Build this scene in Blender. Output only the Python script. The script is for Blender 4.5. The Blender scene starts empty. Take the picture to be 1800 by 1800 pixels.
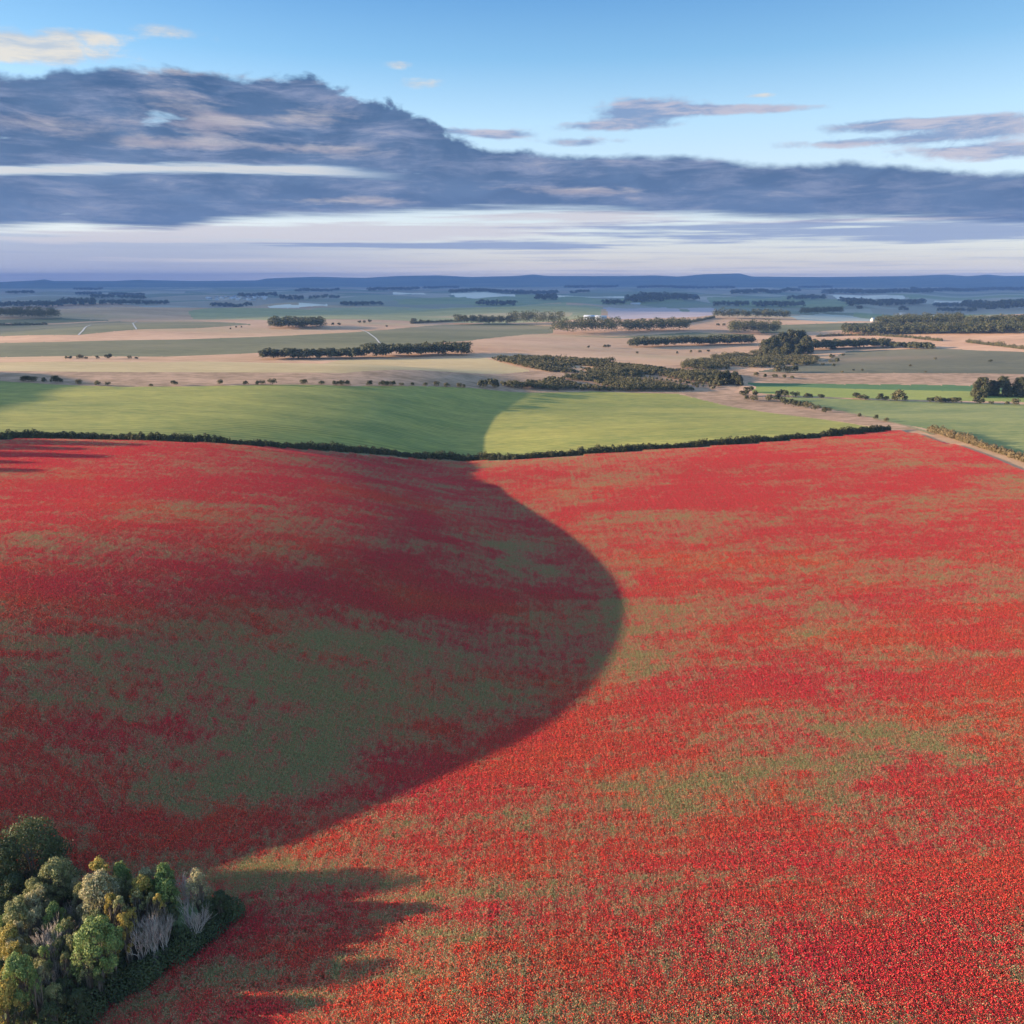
import bpy, math
import numpy as np
from mathutils import Vector

# ------------------------------------------------------------------ camera, sky, sun, exposure
sc = bpy.context.scene
COL = sc.collection
PI = math.pi
F = 1413.0                                   # focal length in photo pixels (photo 1800 x 1800)
CAMZ = 60.0
PITCH = math.atan((900 - 489.0) / F)
cam_d = bpy.data.cameras.new("camera")
cam = bpy.data.objects.new("camera", cam_d); COL.objects.link(cam)
cam.location = (0, 0, CAMZ)
cam.rotation_euler = (PI / 2 - PITCH, 0, 0)
cam_d.sensor_width = 36; cam_d.lens = 36 * F / 1800
cam_d.clip_start = 0.5; cam_d.clip_end = 60000
sc.camera = cam

EXPO = 2.3
SKY_STRENGTH = 0.15
KSKY = 1.0 / (SKY_STRENGTH * 2 ** EXPO)      # sky colours below are written as they should appear
sc.view_settings.view_transform = 'Standard'; sc.view_settings.look = 'None'
sc.view_settings.exposure = EXPO; sc.view_settings.gamma = 1; sc.view_settings.use_curve_mapping = False
try:
    sc.cycles.use_denoising = True
    sc.cycles.max_bounces = 6; sc.cycles.diffuse_bounces = 3; sc.cycles.transmission_bounces = 3
    sc.cycles.volume_bounces = 0; sc.cycles.transparent_max_bounces = 6
    sc.cycles.caustics_reflective = False; sc.cycles.caustics_refractive = False
except Exception:
    pass

SUN_AZ = math.radians(1.0)                    # light travels along (cos, -sin)
TAN_E = 0.17
SUN_EL = math.atan(TAN_E)
ca, sa = math.cos(SUN_AZ), math.sin(SUN_AZ)
sun_d = bpy.data.lights.new("sun", 'SUN'); sun = bpy.data.objects.new("sun", sun_d); COL.objects.link(sun)
sun_d.energy = 5.0; sun_d.angle = math.radians(0.6); sun_d.color = (1.0, 0.77, 0.54)
trav = Vector((ca * math.cos(SUN_EL), -sa * math.cos(SUN_EL), -math.sin(SUN_EL)))
sun.rotation_euler = trav.to_track_quat('-Z', 'Y').to_euler()
sun.location = (-300, 60, 200)


def ray(px, py):
    px = np.asarray(px, float); py = np.asarray(py, float)
    xc = (px - 900) / F; yc = -(py - 900) / F
    cp, sp = math.cos(PITCH), math.sin(PITCH)
    return np.stack([xc, cp + yc * sp, -sp + yc * cp], -1)


def azel(px, py):
    d = ray(px, py)
    return np.degrees(np.arctan2(d[..., 0], d[..., 1])), np.degrees(np.arctan2(d[..., 2], np.hypot(d[..., 0], d[..., 1])))


class NT:
    """small helper for building node trees"""
    def __init__(s, tree): s.t = tree; s.n = tree.nodes; s.l = tree.links
    def add(s, kind, **kw):
        n = s.n.new(kind)
        for k, v in kw.items(): setattr(n, k, v)
        return n
    def put(s, sock, v):
        if isinstance(v, bpy.types.NodeSocket): s.l.new(v, sock)
        elif v is not None: sock.default_value = v
    def m(s, op, a, b=None, c=None, clamp=False):
        n = s.add('ShaderNodeMath', operation=op, use_clamp=clamp)
        for i, v in enumerate((a, b, c)):
            if v is not None: s.put(n.inputs[i], v)
        return n.outputs[0]
    def v(s, op, a, b=None, out=0):
        n = s.add('ShaderNodeVectorMath', operation=op)
        s.put(n.inputs[0], a)
        if b is not None:
            s.put(n.inputs['Scale' if op == 'SCALE' else 1], b)
        return n.outputs[out]
    def mr(s, x, a, b, c=0.0, d=1.0, smooth=True):
        n = s.add('ShaderNodeMapRange', interpolation_type='SMOOTHSTEP' if smooth else 'LINEAR')
        s.put(n.inputs[0], x); s.put(n.inputs[1], a); s.put(n.inputs[2], b); s.put(n.inputs[3], c); s.put(n.inputs[4], d)
        return n.outputs[0]
    def mix(s, f, a, b, blend='MIX'):
        n = s.add('ShaderNodeMix', data_type='RGBA', blend_type=blend)
        s.put(n.inputs[0], f); s.put(n.inputs[6], a); s.put(n.inputs[7], b)
        return n.outputs[2]
    def noise(s, vec, scale, detail=3.0, rough=0.55, dist=0.0):
        n = s.add('ShaderNodeTexNoise')
        s.put(n.inputs['Vector'], vec); n.inputs['Scale'].default_value = scale
        n.inputs['Detail'].default_value = detail; n.inputs['Roughness'].default_value = rough
        n.inputs['Distortion'].default_value = dist
        return n.outputs[0]
    def comb(s, x, y, z=0.0):
        n = s.add('ShaderNodeCombineXYZ')
        s.put(n.inputs[0], x); s.put(n.inputs[1], y); s.put(n.inputs[2], z)
        return n.outputs[0]
    def sep(s, vec):
        n = s.add('ShaderNodeSeparateXYZ'); s.put(n.inputs[0], vec); return n.outputs


def rgb(c): return (c[0], c[1], c[2], 1.0)


def srgb(r, g, b):
    f = lambda c: c / 12.92 if c <= 0.04045 else ((c + 0.055) / 1.055) ** 2.4
    return (f(r / 255), f(g / 255), f(b / 255), 1.0)


def build_world():
    w = bpy.data.worlds.new("World"); sc.world = w; w.use_nodes = True
    t = NT(w.node_tree); t.n.clear()
    out = t.add('ShaderNodeOutputWorld'); bg = t.add('ShaderNodeBackground')
    bg.inputs[1].default_value = SKY_STRENGTH
    t.l.new(bg.outputs[0], out.inputs[0])
    sky = t.add('ShaderNodeTexSky', sky_type='NISHITA')
    sky.sun_disc = False; sky.sun_elevation = SUN_EL; sky.sun_rotation = math.atan2(-ca, sa)
    sky.altitude = 100; sky.air_density = 1.0; sky.dust_density = 0.6; sky.ozone_density = 2.0
    tc = t.add('ShaderNodeTexCoord')
    d = t.sep(tc.outputs['Generated'])
    az = t.m('MULTIPLY', t.m('ARCTAN2', d[0], d[1]), 180 / PI)
    el = t.m('MULTIPLY', t.m('ARCSINE', d[2]), 180 / PI)
    elp = t.m('MAXIMUM', el, -0.5)
    # the clear sky: Nishita pulled towards the measured evening gradient
    ramp = t.add('ShaderNodeValToRGB')
    t.l.new(t.m('DIVIDE', elp, 40.0, clamp=True), ramp.inputs[0])
    cr = ramp.color_ramp
    stops = [(0.0, (1.4, 1.2, 0.98, 1)), (0.0085, (1.1, 0.98, 0.88, 1)), (0.013, (0.80, 0.75, 0.78, 1)), (0.0178, (0.64, 0.60, 0.66, 1)), (0.027, (0.545, 0.525, 0.61, 1)), (0.05, (0.51, 0.51, 0.62, 1)), (0.16, srgb(196, 212, 232)),
             (0.24, srgb(170, 205, 232)), (0.33, srgb(106, 166, 212)), (0.41, srgb(62, 134, 196)), (0.7, srgb(60, 115, 185)), (1.0, srgb(50, 92, 160))]
    while len(cr.elements) < len(stops): cr.elements.new(0.5)
    for e, (p, c) in zip(cr.elements, stops): e.position = p; e.color = c
    grad = t.v('SCALE', ramp.outputs[0], KSKY)
    side = t.mr(az, -38.0, 34.0, 1.07, 0.93)          # brighter towards the low sun
    front = t.m('MULTIPLY', t.mr(t.m('ABSOLUTE', az), 50.0, 85.0, 1.0, 0.0), t.mr(el, 24.0, 42.0, 1.0, 0.0))
    base = t.mix(t.m('MULTIPLY', front, 0.85), sky.outputs[0], t.v('SCALE', grad, side))

    # noise fields on the sphere, stretched along the horizon and finer towards it
    q = t.m('MULTIPLY', t.m('LOGARITHM', t.m('ADD', elp, 2.5), math.e), 7.0)
    P = t.comb(t.m('MULTIPLY', az, 0.16), q, 0.0)
    P2 = t.comb(t.m('MULTIPLY', az, 0.34), t.m('MULTIPLY', q, 1.0), 7.3)
    warp = t.noise(P, 0.7, 3, 0.5)
    P3 = t.comb(t.m('MULTIPLY', az, 0.20), t.m('MULTIPLY', el, 0.36), 5.0)
    nA = t.m('SUBTRACT', t.noise(P3, 1.0, 6, 0.60, 0.25), 0.5)      # cauliflower edge
    nB = t.noise(P, 1.2, 6, 0.55, 0.25)                              # banding inside the bank
    nC = t.noise(P2, 0.55, 5, 0.55, 0.8)                            # broad light and dark
    nD = t.noise(t.comb(t.m('MULTIPLY', az, 0.07), t.m('MULTIPLY', q, 1.6), 3.1), 1.6, 6, 0.6)   # long streaks

    wv = t.m('MULTIPLY', t.m('SUBTRACT', warp, 0.5), 1.6)
    nE = t.noise(t.comb(t.m('MULTIPLY', az, 0.17), t.m('ADD', t.m('MULTIPLY', el, 1.05), wv), 11.0), 1.0, 8, 0.65, 0.1)

    def curve(pts):
        pts = np.array(pts, float)
        a, e = azel(pts[:, 0], pts[:, 1])
        n = t.add('ShaderNodeFloatCurve')
        t.put(n.inputs['Value'], t.mr(az, -40.0, 40.0, 0.0, 1.0, smooth=False))
        c = n.mapping.curves[0]
        X = (a + 40) / 80; Y = (e + 2) / 22
        while len(c.points) < len(X): c.points.new(0.5, 0.5)
        for p, x, y in zip(c.points, X, Y): p.location = (x, y); p.handle_type = 'AUTO_CLAMPED'
        n.mapping.update()
        return t.m('SUBTRACT', t.m('MULTIPLY', n.outputs[0], 22.0), 2.0)

    def ell(px, py, wx, wy):
        a, e = azel(px, py); s1 = wx / F * 57.3; s2 = wy / F * 57.3
        dx = t.m('DIVIDE', t.m('SUBTRACT', az, float(a)), s1); dy = t.m('DIVIDE', t.m('SUBTRACT', el, float(e)), s2)
        r2 = t.m('ADD', t.m('MULTIPLY', dx, dx), t.m('MULTIPLY', dy, dy))
        return t.m('POWER', math.e, t.m('MULTIPLY', r2, -1.0))
    top = curve([(-300, 118), (0, 120), (200, 119), (380, 123), (520, 136), (590, 150), (640, 172), (700, 188), (740, 205),
                 (800, 236), (870, 258), (960, 266), (1160, 272), (1400, 285), (1600, 290), (1800, 302), (2100, 310)])
    bot = curve([(-300, 402), (0, 404), (150, 396), (290, 404), (330, 398), (430, 386), (600, 380), (760, 374), (1000, 370),
                 (1200, 378), (1400, 386), (1600, 384), (1800, 392), (2100, 396)])
    gap = curve([(-300, 304), (0, 301), (150, 297), (330, 294), (520, 300), (640, 306), (800, 318), (1000, 330), (1800, 350)])
    azfront = t.mr(t.m('ABSOLUTE', az), 60.0, 95.0, 1.0, 0.0)
    nF = t.m('SUBTRACT', t.noise(P3, 3.4, 6, 0.62, 0.3), 0.5)
    shoulder = t.m('ADD', 0.35, ell(690, 190, 190, 90))
    dtop = t.m('ADD', t.m('ADD', t.m('SUBTRACT', top, el), t.m('MULTIPLY', t.m('MULTIPLY', nF, shoulder), 1.6)), t.m('MULTIPLY', t.m('MULTIPLY', nA, 2.3), t.mr(az, -14.0, 2.0, 1.0, 0.35)))
    dbot = t.m('ADD', t.m('SUBTRACT', el, bot), t.m('MULTIPLY', t.m('SUBTRACT', nD, 0.5), 1.0))
    bank = t.m('MULTIPLY', t.mr(dtop, -0.12, 0.42), t.mr(dbot, -0.25, 0.45))
    gd = t.m('ADD', t.m('SUBTRACT', el, gap), t.m('MULTIPLY', t.m('SUBTRACT', nD, 0.5), 0.9))
    gm = t.m('MULTIPLY', t.mr(t.m('ABSOLUTE', gd), 0.08, 0.42, 1.0, 0.0), t.mr(az, -14.0, -6.0, 1.0, 0.0))
    # openings in the left half of the bank, where blue and cream show through
    e1a, e1e = azel(330, 205)
    def ssum(lst):
        s = lst[0]
        for x in lst[1:]: s = t.m('ADD', s, x)
        return s
    bank = t.m('MULTIPLY', bank, t.m('SUBTRACT', 1.0, t.m('MULTIPLY', gm, 0.95)))
    lights = ssum([ell(310, 185, 75, 30), ell(385, 222, 60, 20), ell(60, 215, 120, 14), ell(250, 250, 120, 9), ell(560, 205, 90, 16),
                   ell(300, 122, 260, 10), ell(560, 262, 120, 10), ell(620, 352, 140, 8), ell(740, 150, 40, 12), ell(1000, 335, 160, 9)])
    lmask = t.mr(t.m('ADD', t.m('ADD', t.m('MULTIPLY', nE, 1.35), t.m('MULTIPLY', nC, 0.62)), t.m('MULTIPLY', lights, 0.42)), 1.12, 1.62)
    dark = t.mix(t.mr(nC, 0.35, 0.7), srgb(60, 93, 138), srgb(88, 116, 158))
    dark = t.mix(t.mr(el, 2.0, 9.0, 0.6, 0.0), dark, srgb(88, 118, 168))
    light = t.mix(t.mr(nD, 0.4, 0.65), srgb(176, 166, 178), srgb(206, 196, 196))
    mid = t.mix(t.m('MULTIPLY', t.mr(nE, 0.42, 0.72), t.mr(el, 2.5, 8.0, 0.75, 1.0)), dark, srgb(132, 145, 180))
    ccol = t.mix(t.m('MULTIPLY', lmask, 0.75), mid, light)
    hole = t.m('MULTIPLY', t.mr(t.m('ADD', nB, t.m('MULTIPLY', ssum([ell(270, 215, 60, 16), ell(430, 200, 50, 8)]), 0.22)), 0.66, 0.80), 0.8)
    bank = t.m('MULTIPLY', bank, t.m('SUBTRACT', 1.0, t.m('MULTIPLY', hole, 0.7)))
    # cream light just under and between the clouds, low haze layers
    def K(r, g, b): return tuple(c * KSKY for c in srgb(r, g, b)[:3]) + (1,)
    nDc = t.m('MULTIPLY', t.m('SUBTRACT', nD, 0.5), 2.6)
    leftlow = t.m('MULTIPLY', t.mr(t.m('ADD', el, t.m('MULTIPLY', nDc, 0.5)), 2.9, 1.9), t.mr(az, 4.0, -24.0))
    base = t.mix(t.m('MULTIPLY', leftlow, 0.72), base, K(150, 164, 200))
    base = t.mix(t.m('MULTIPLY', t.m('MULTIPLY', t.mr(nDc, -0.1, 0.5), t.mr(el, 3.2, 2.2)), 0.45), base, K(166, 174, 204))
    creamE = ssum([ell(480, 412, 330, 13), ell(760, 405, 300, 14), ell(1040, 380, 230, 9), ell(1560, 386, 330, 4), ell(150, 420, 160, 7), ell(420, 457, 260, 4)])
    cream = t.mr(t.m('ADD', creamE, nDc), 0.30, 0.95)
    base = t.mix(t.m('MULTIPLY', t.m('MULTIPLY', cream, t.mr(creamE, 0.05, 0.4)), 0.9), base, K(212, 209, 216))
    lavE = ssum([ell(1330, 404, 430, 17), ell(1700, 412, 200, 15), ell(880, 432, 220, 8), ell(640, 432, 300, 4)])
    lav = t.m('MULTIPLY', t.mr(t.m('ADD', lavE, nDc), 0.35, 1.05), t.mr(lavE, 0.05, 0.4))
    base = t.mix(t.m('MULTIPLY', lav, 0.85), base, K(138, 156, 194))
    base = t.mix(t.m('MULTIPLY', gm, 0.8), base, tuple(c * KSKY for c in srgb(218, 214, 212)[:3]) + (1,))
    # small separate clouds
    wisps = ssum([ell(1150, 186, 80, 17), ell(1105, 205, 70, 16), ell(1330, 194, 120, 6), ell(1520, 222, 75, 10), ell(1760, 222, 110, 15), ell(1660, 214, 90, 8),
                  ell(1560, 247, 190, 8), ell(1700, 262, 120, 8), ell(1010, 250, 90, 8), ell(890, 236, 60, 7), ell(1760, 272, 100, 9), ell(800, 230, 45, 6), ell(872, 237, 34, 5), ell(1060, 222, 110, 7), ell(1240, 190, 90, 5)])
    nW = t.noise(P2, 2.0, 6, 0.65, 0.6)
    rag = t.m('ADD', t.m('MULTIPLY', t.m('SUBTRACT', nW, 0.5), 1.3), t.m('MULTIPLY', t.m('SUBTRACT', nE, 0.5), 1.5))
    wm = t.m('MULTIPLY', t.mr(t.m('ADD', wisps, rag), 0.35, 1.15), t.mr(wisps, 0.05, 0.55))
    wcol = t.mix(t.mr(nE, 0.40, 0.62), srgb(120, 142, 186), srgb(196, 186, 200))
    puffs = ssum([ell(110, 92, 150, 17), ell(20, 82, 60, 22), ell(295, 56, 62, 13), ell(135, 60, 55, 9), ell(738, 148, 42, 9), ell(700, 114, 28, 7), ell(1335, 168, 34, 4)])
    pm = t.m('MULTIPLY', t.mr(t.m('ADD', puffs, rag), 0.40, 1.25), t.mr(puffs, 0.05, 0.55))
    pcol = t.mix(t.mr(nE, 0.38, 0.60), srgb(196, 204, 214), srgb(240, 230, 214))
    res = t.mix(t.m('MULTIPLY', wm, 0.8), base, t.v('SCALE', wcol, KSKY))
    res = t.mix(t.m('MULTIPLY', pm, 0.85), res, t.v('SCALE', pcol, KSKY))
    res = t.mix(t.m('MULTIPLY', t.m('MULTIPLY', bank, azfront), 0.95), res, t.v('SCALE', ccol, KSKY))
    t.l.new(res, bg.inputs[0])


build_world()

# ------------------------------------------------------------------ the shape of the land
def sstep(a, b, x):
    t = np.clip((np.asarray(x, float) - a) / (b - a), 0, 1)
    return t * t * (3 - 2 * t)


def flat_point(px, py, z=0.0):
    d = ray(px, py); t = (CAMZ - z) / -d[..., 2]
    return d[..., 0] * t, d[..., 1] * t


def uv_of(x, y): return x * ca - y * sa, x * sa + y * ca


# line of the valley where the evening shadow of the western slope ends
EDGE = [(260, 1606), (377, 1558), (422, 1536), (494, 1500), (581, 1462), (650, 1426), (729, 1390), (798, 1361), (909, 1311), (938, 1296), (969, 1275),
        (1006, 1244), (1045, 1208), (1076, 1150), (1092, 1110), (1095, 1065), (1088, 1040), (1067, 1006), (1030, 969), (990, 936), (944, 908),
        (889, 872), (858, 835), (850, 805), (853, 765), (872, 732), (905, 710), (930, 695)]
_e = np.array(EDGE, float); _ex, _ey = flat_point(_e[:, 0], _e[:, 1]); _eu, _ev = uv_of(_ex, _ey)
_o = np.argsort(_ev); _ev = _ev[_o]; _eu = _eu[_o]
VT = np.arange(-400, 3000, 1.0)
UT = np.interp(VT, _ev, _eu)
UT = np.where(VT < _ev[0], _eu[0] + (VT - _ev[0]) * 1.0, UT)
UT = np.clip(UT, -120, None)
_k = np.exp(-0.5 * (np.arange(-9, 10) / 3.0) ** 2); _k /= _k.sum()
UT = np.convolve(np.pad(UT, 9, mode='edge'), _k, 'valid')
# edge of a second shadow in the far left of the green field
E2 = np.array([(-60, 770), (0, 749), (60, 732), (115, 712), (160, 694), (200, 680)], float)
_x2, _y2 = flat_point(E2[:, 0], E2[:, 1], 9.0); _u2, _v2 = uv_of(_x2, _y2)
HILLPX = np.array([(-200, 494), (0, 496), (60, 493), (78, 491), (95, 494), (200, 494), (240, 492), (340, 494), (450, 493), (470, 489.5), (550, 486.5), (640, 488.5),
                   (700, 485), (770, 484), (830, 487), (905, 485), (938, 482.5), (965, 485), (1100, 485), (1150, 484), (1190, 486), (1240, 482), (1300, 480.5),
                   (1322, 486), (1450, 487), (1600, 485), (1662, 482.5), (1700, 485.5), (1735, 482.5), (1765, 485), (1800, 484.5), (2000, 486)], float)
_haz, _hel = azel(HILLPX[:, 0], HILLPX[:, 1])


def Hbase(x, y):
    u, v = uv_of(x, y)
    us = np.interp(v, VT, UT)
    d = u - us
    L = 43.0 + 20.0 * (1 - sstep(95, 180, v)); W = 66.0
    sr = 0.075 - 0.15 * sstep(285, 430, v)
    # west: convex shoulder, steeper than the sun below it, then the floor, then the east slope
    dl = np.minimum(d, 0.0)
    k = (TAN_E + sr) / L ** 2
    inside = -TAN_E * dl - k * (dl + L) ** 2 * (-dl)
    c = (TAN_E - 0.018) / W
    dd = np.clip(-d - L, 0, None)
    dd1 = np.minimum(dd, W)
    outer = TAN_E * L + TAN_E * dd1 - 0.5 * c * dd1 ** 2 + 0.018 * np.clip(dd - W, 0, 150)
    west = np.where(d < -L, outer, inside)
    dr = np.clip(d, 0, None)
    east = (sr - 0.016) * 75.0 * (1 - np.exp(-dr / 75.0)) + 0.016 * np.minimum(dr, 250)
    east = east + 0.06 * (np.clip(u, -32, -4) + 32) * (1 - sstep(56, 74, v)) * sstep(0, 20, v)
    A = sstep(28, 58, v)
    B = 1 - sstep(440, 590, v)
    z = np.where(d < 0, west * A, east) * B
    # the copse stands on ground that falls away to the west
    z = z + 0.10 * (np.clip(u, -95, -26) + 26) * (1 - sstep(50, 72, v)) * sstep(-20, 20, v)
    return z


_g2 = np.arange(250, 560, 2.0)
_us2 = np.interp(_g2, _v2, _u2)
UC = -420.0
def _hc():
    zz = []
    for vv, uu in zip(_g2, _us2):
        x = uu * ca + vv * sa; y = -uu * sa + vv * ca
        zg = float(Hbase(np.array(x), np.array(y)))
        x2 = UC * ca + vv * sa; y2 = -UC * sa + vv * ca
        zz.append(zg + TAN_E * (uu - UC) - float(Hbase(np.array(x2), np.array(y2))))
    return np.array(zz)
_hc2 = _hc() * sstep(_v2.min() - 30, _v2.min() + 4, _g2) * (1 - sstep(_v2.max() - 6, _v2.max() + 14, _g2))


def H(x, y):
    x = np.asarray(x, float); y = np.asarray(y, float)
    z = Hbase(x, y)
    u, v = uv_of(x, y)
    z = z + np.interp(v, _g2, _hc2, 0, 0) * np.exp(-((u - UC) / 62.0) ** 2)
    r = np.hypot(x, y); a = np.degrees(np.arctan2(x, y))
    f = sstep(520, 760, v) * sstep(480, 650, r)
    roll = 5.4 * np.sin(x / 150 + 0.4) * np.sin(y / 250 + 1.2) + 2.6 * np.sin(x / 93 - y / 165) + 0.9 * np.sin(x / 58 + y / 120 + 2.0)
    far = 1 + 1.2 * sstep(1800, 4000, r)
    z = z + f * roll * far * (1 - 0.6 * sstep(5000, 9000, r))
    rt = sstep(3, 9, a)
    drop = sstep(1640, 2700, r) * (1 - rt) + sstep(1200, 3100, r) * rt
    z = z - 46 * drop
    hel = np.interp(a, _haz, _hel)
    hz = CAMZ + 13500 * np.tan(np.radians(hel))
    hm = sstep(10800, 13500, r) * (1 - 0.75 * sstep(13800, 17000, r))
    z = z * (1 - hm) + hz * hm
    return z


_T = 15 * 1.012 ** np.arange(0, 600)
def at(px, py, dz=0.0):
    """first point of the land (raised by dz) on the line of sight through a photo pixel"""
    px = np.atleast_1d(np.asarray(px, float)); py = np.atleast_1d(np.asarray(py, float))
    d = ray(px, py); d = d / np.hypot(d[:, 0], d[:, 1])[:, None]
    X = d[:, 0:1] * _T; Y = d[:, 1:2] * _T; Z = CAMZ + d[:, 2:3] * _T
    below = (H(X, Y) + dz) > Z
    i = np.where(below.any(1), below.argmax(1), len(_T) - 1); i = np.clip(i, 1, None)
    lo = _T[i - 1].copy(); hi = _T[i].copy()
    for _ in range(30):
        mid = (lo + hi) / 2
        b = (H(d[:, 0] * mid, d[:, 1] * mid) + dz) > CAMZ + d[:, 2] * mid
        hi = np.where(b, mid, hi); lo = np.where(b, lo, mid)
    return d[:, 0] * hi, d[:, 1] * hi


def plan(pts):
    p = np.array(pts, float); x, y = at(p[:, 0], p[:, 1]); return np.stack([x, y], -1)


def inside(poly, x, y):
    r = np.zeros(x.shape, bool); n = len(poly); j = n - 1
    for i in range(n):
        xi, yi = poly[i]; xj, yj = poly[j]
        if yi != yj:
            r ^= ((yi > y) != (yj > y)) & (x < (xj - xi) * (y - yi) / (yj - yi) + xi)
        j = i
    return r


HEDGE1 = [(0, 772), (110, 770), (250, 775), (420, 783), (560, 791), (680, 799), (780, 806.5), (840, 809), (900, 808), (1000, 801), (1150, 790), (1300, 780), (1450, 768), (1562, 757)]
def hedge_line():
    h = plan(HEDGE1); d = h[0] - h[3]; d /= np.linalg.norm(d)
    return np.vstack([h[0] + d * 200, h])


def allow_for_hedge():
    """the hedge on the western shoulder lengthens the shadow behind it; draw the valley in by as much"""
    global UT
    h = hedge_line(); hu, hv = uv_of(h[:, 0], h[:, 1])
    u = np.arange(-500, 150, 0.5); rows = np.arange(190, 300, 1.0); dl = np.zeros(len(rows))
    for k, v in enumerate(rows):
        us = np.interp(v, VT, UT)
        z = H(u * ca + v * sa, -u * sa + v * ca) + TAN_E * u
        on = np.zeros(len(u), bool)
        for a in range(len(hu) - 1):
            if (hv[a] - v) * (hv[a + 1] - v) <= 0 and hv[a] != hv[a + 1]:
                uh = hu[a] + (v - hv[a]) / (hv[a + 1] - hv[a]) * (hu[a + 1] - hu[a])
                if uh < us - 4: on |= np.abs(u - uh) < 1.2
        if not on.any(): continue
        m = np.maximum.accumulate(z + 2.7 * on)
        sh = np.nonzero(((m - z) > 0.02) & (u < us + 40))[0]
        dl[k] = np.clip(u[sh[-1]] - us, 0, 16) if len(sh) else 0
    kk = np.exp(-0.5 * (np.arange(-6, 7) / 2.5) ** 2); dl = np.convolve(dl, kk / kk.sum(), 'same')
    UT = UT - np.interp(VT, rows, dl, 0, 0)


allow_for_hedge()

# ------------------------------------------------------------------ materials
MATS = {}
def new_mat(name):
    m = bpy.data.materials.new(name); m.use_nodes = True
    t = NT(m.node_tree); t.n.clear()
    out = t.add('ShaderNodeOutputMaterial')
    return m, t, out


def finish(t, out, color, rough=0.85, bump=None, bstr=0.3, bdist=0.3, transl=0.0, spec=0.1):
    b = t.add('ShaderNodeBsdfPrincipled')
    t.put(b.inputs['Base Color'], color); b.inputs['Roughness'].default_value = rough
    b.inputs['Specular IOR Level'].default_value = spec
    if bump is not None:
        bn = t.add('ShaderNodeBump'); bn.inputs['Strength'].default_value = bstr; bn.inputs['Distance'].default_value = bdist
        t.put(bn.inputs['Height'], bump); t.l.new(bn.outputs[0], b.inputs['Normal'])
    if transl > 0:
        tr = t.add('ShaderNodeBsdfTranslucent'); t.put(tr.inputs[0], color)
        mx = t.add('ShaderNodeMixShader'); mx.inputs[0].default_value = transl
        t.l.new(b.outputs[0], mx.inputs[1]); t.l.new(tr.outputs[0], mx.inputs[2]); t.l.new(mx.outputs[0], out.inputs[0])
    else:
        t.l.new(b.outputs[0], out.inputs[0])


def field_mat(name, c1, c2, scale=0.05, stretch=(1, 1), rows=None, c3=None, grain=0.8, bstr=0.35, bdist=0.25, fine=0.45):
    """crop or grass: broad patches, finer mottling, optional drilled rows (direction, spacing, amount)"""
    m, t, out = new_mat(name)
    g = t.add('ShaderNodeNewGeometry'); pos = g.outputs['Position']
    p = t.v('MULTIPLY', pos, (stretch[0], stretch[1], 0.0))
    n1 = t.noise(p, scale, 5, 0.6, 0.3); n2 = t.noise(p, grain, 4, 0.65)
    f = t.mr(t.m('ADD', t.m('MULTIPLY', n1, 1 - fine), t.m('MULTIPLY', n2, fine)), 0.36, 0.64)
    col = t.mix(f, rgb(c1), rgb(c2))
    if c3 is not None:
        n3 = t.noise(p, scale * 0.35, 3, 0.5)
        col = t.mix(t.mr(n3, 0.45, 0.68, 0.0, 0.8), col, rgb(c3))
    h = n2
    if rows:
        a, sp, amt = rows
        s = t.sep(pos)
        w = t.m('ADD', t.m('MULTIPLY', s[0], -math.sin(a)), t.m('MULTIPLY', s[1], math.cos(a)))
        w = t.m('ADD', w, t.m('MULTIPLY', n1, sp * 0.7))
        w = t.m('SINE', t.m('MULTIPLY', w, 2 * PI / sp))
        wm = t.m('MULTIPLY', t.m('MULTIPLY', t.mr(w, -0.6, 1.0), t.mr(t.noise(p, scale * 3, 3, 0.6), 0.35, 0.65)), amt)
        col = t.mix(wm, col, rgb(tuple(c * 0.55 for c in c1)))
        h = t.m('ADD', n2, t.m('MULTIPLY', w, 0.12))
    finish(t, out, col, 0.9, h, bstr, bdist)
    return m


def leaf_mat(name, c1, c2, c3=None, transl=0.25, patch=0.5):
    """foliage: each leaf has its own tone, sprays of leaves vary together"""
    m, t, out = new_mat(name)
    a = t.add('ShaderNodeAttribute', attribute_name='tone')
    g = t.add('ShaderNodeNewGeometry')
    n = t.noise(g.outputs['Position'], patch, 3, 0.6)
    f = t.m('ADD', t.m('MULTIPLY', a.outputs['Fac'], 0.55), t.m('MULTIPLY', t.mr(n, 0.3, 0.7), 0.45))
    col = t.mix(f, rgb(c1), rgb(c2))
    if c3 is not None:
        col = t.mix(t.mr(a.outputs['Fac'], 0.75, 0.95, 0.0, 0.7), col, rgb(c3))
    finish(t, out, col, 0.65, transl=transl, spec=0.15)
    return m


def bark_mat(name, c1, c2):
    m, t, out = new_mat(name)
    g = t.add('ShaderNodeNewGeometry')
    n = t.noise(t.v('MULTIPLY', g.outputs['Position'], (6, 6, 1.2)), 2.0, 4, 0.6)
    finish(t, out, t.mix(n, rgb(c1), rgb(c2)), 0.9, n, 0.4, 0.03)
    return m


def plain_mat(name, c, rough=0.8, var=0.25, scale=1.5):
    m, t, out = new_mat(name)
    g = t.add('ShaderNodeNewGeometry'); n = t.noise(g.outputs['Position'], scale, 3, 0.6)
    finish(t, out, t.mix(n, rgb(tuple(x * (1 - var) for x in c)), rgb(tuple(min(1, x * (1 + var)) for x in c))), rough)
    return m


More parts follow.
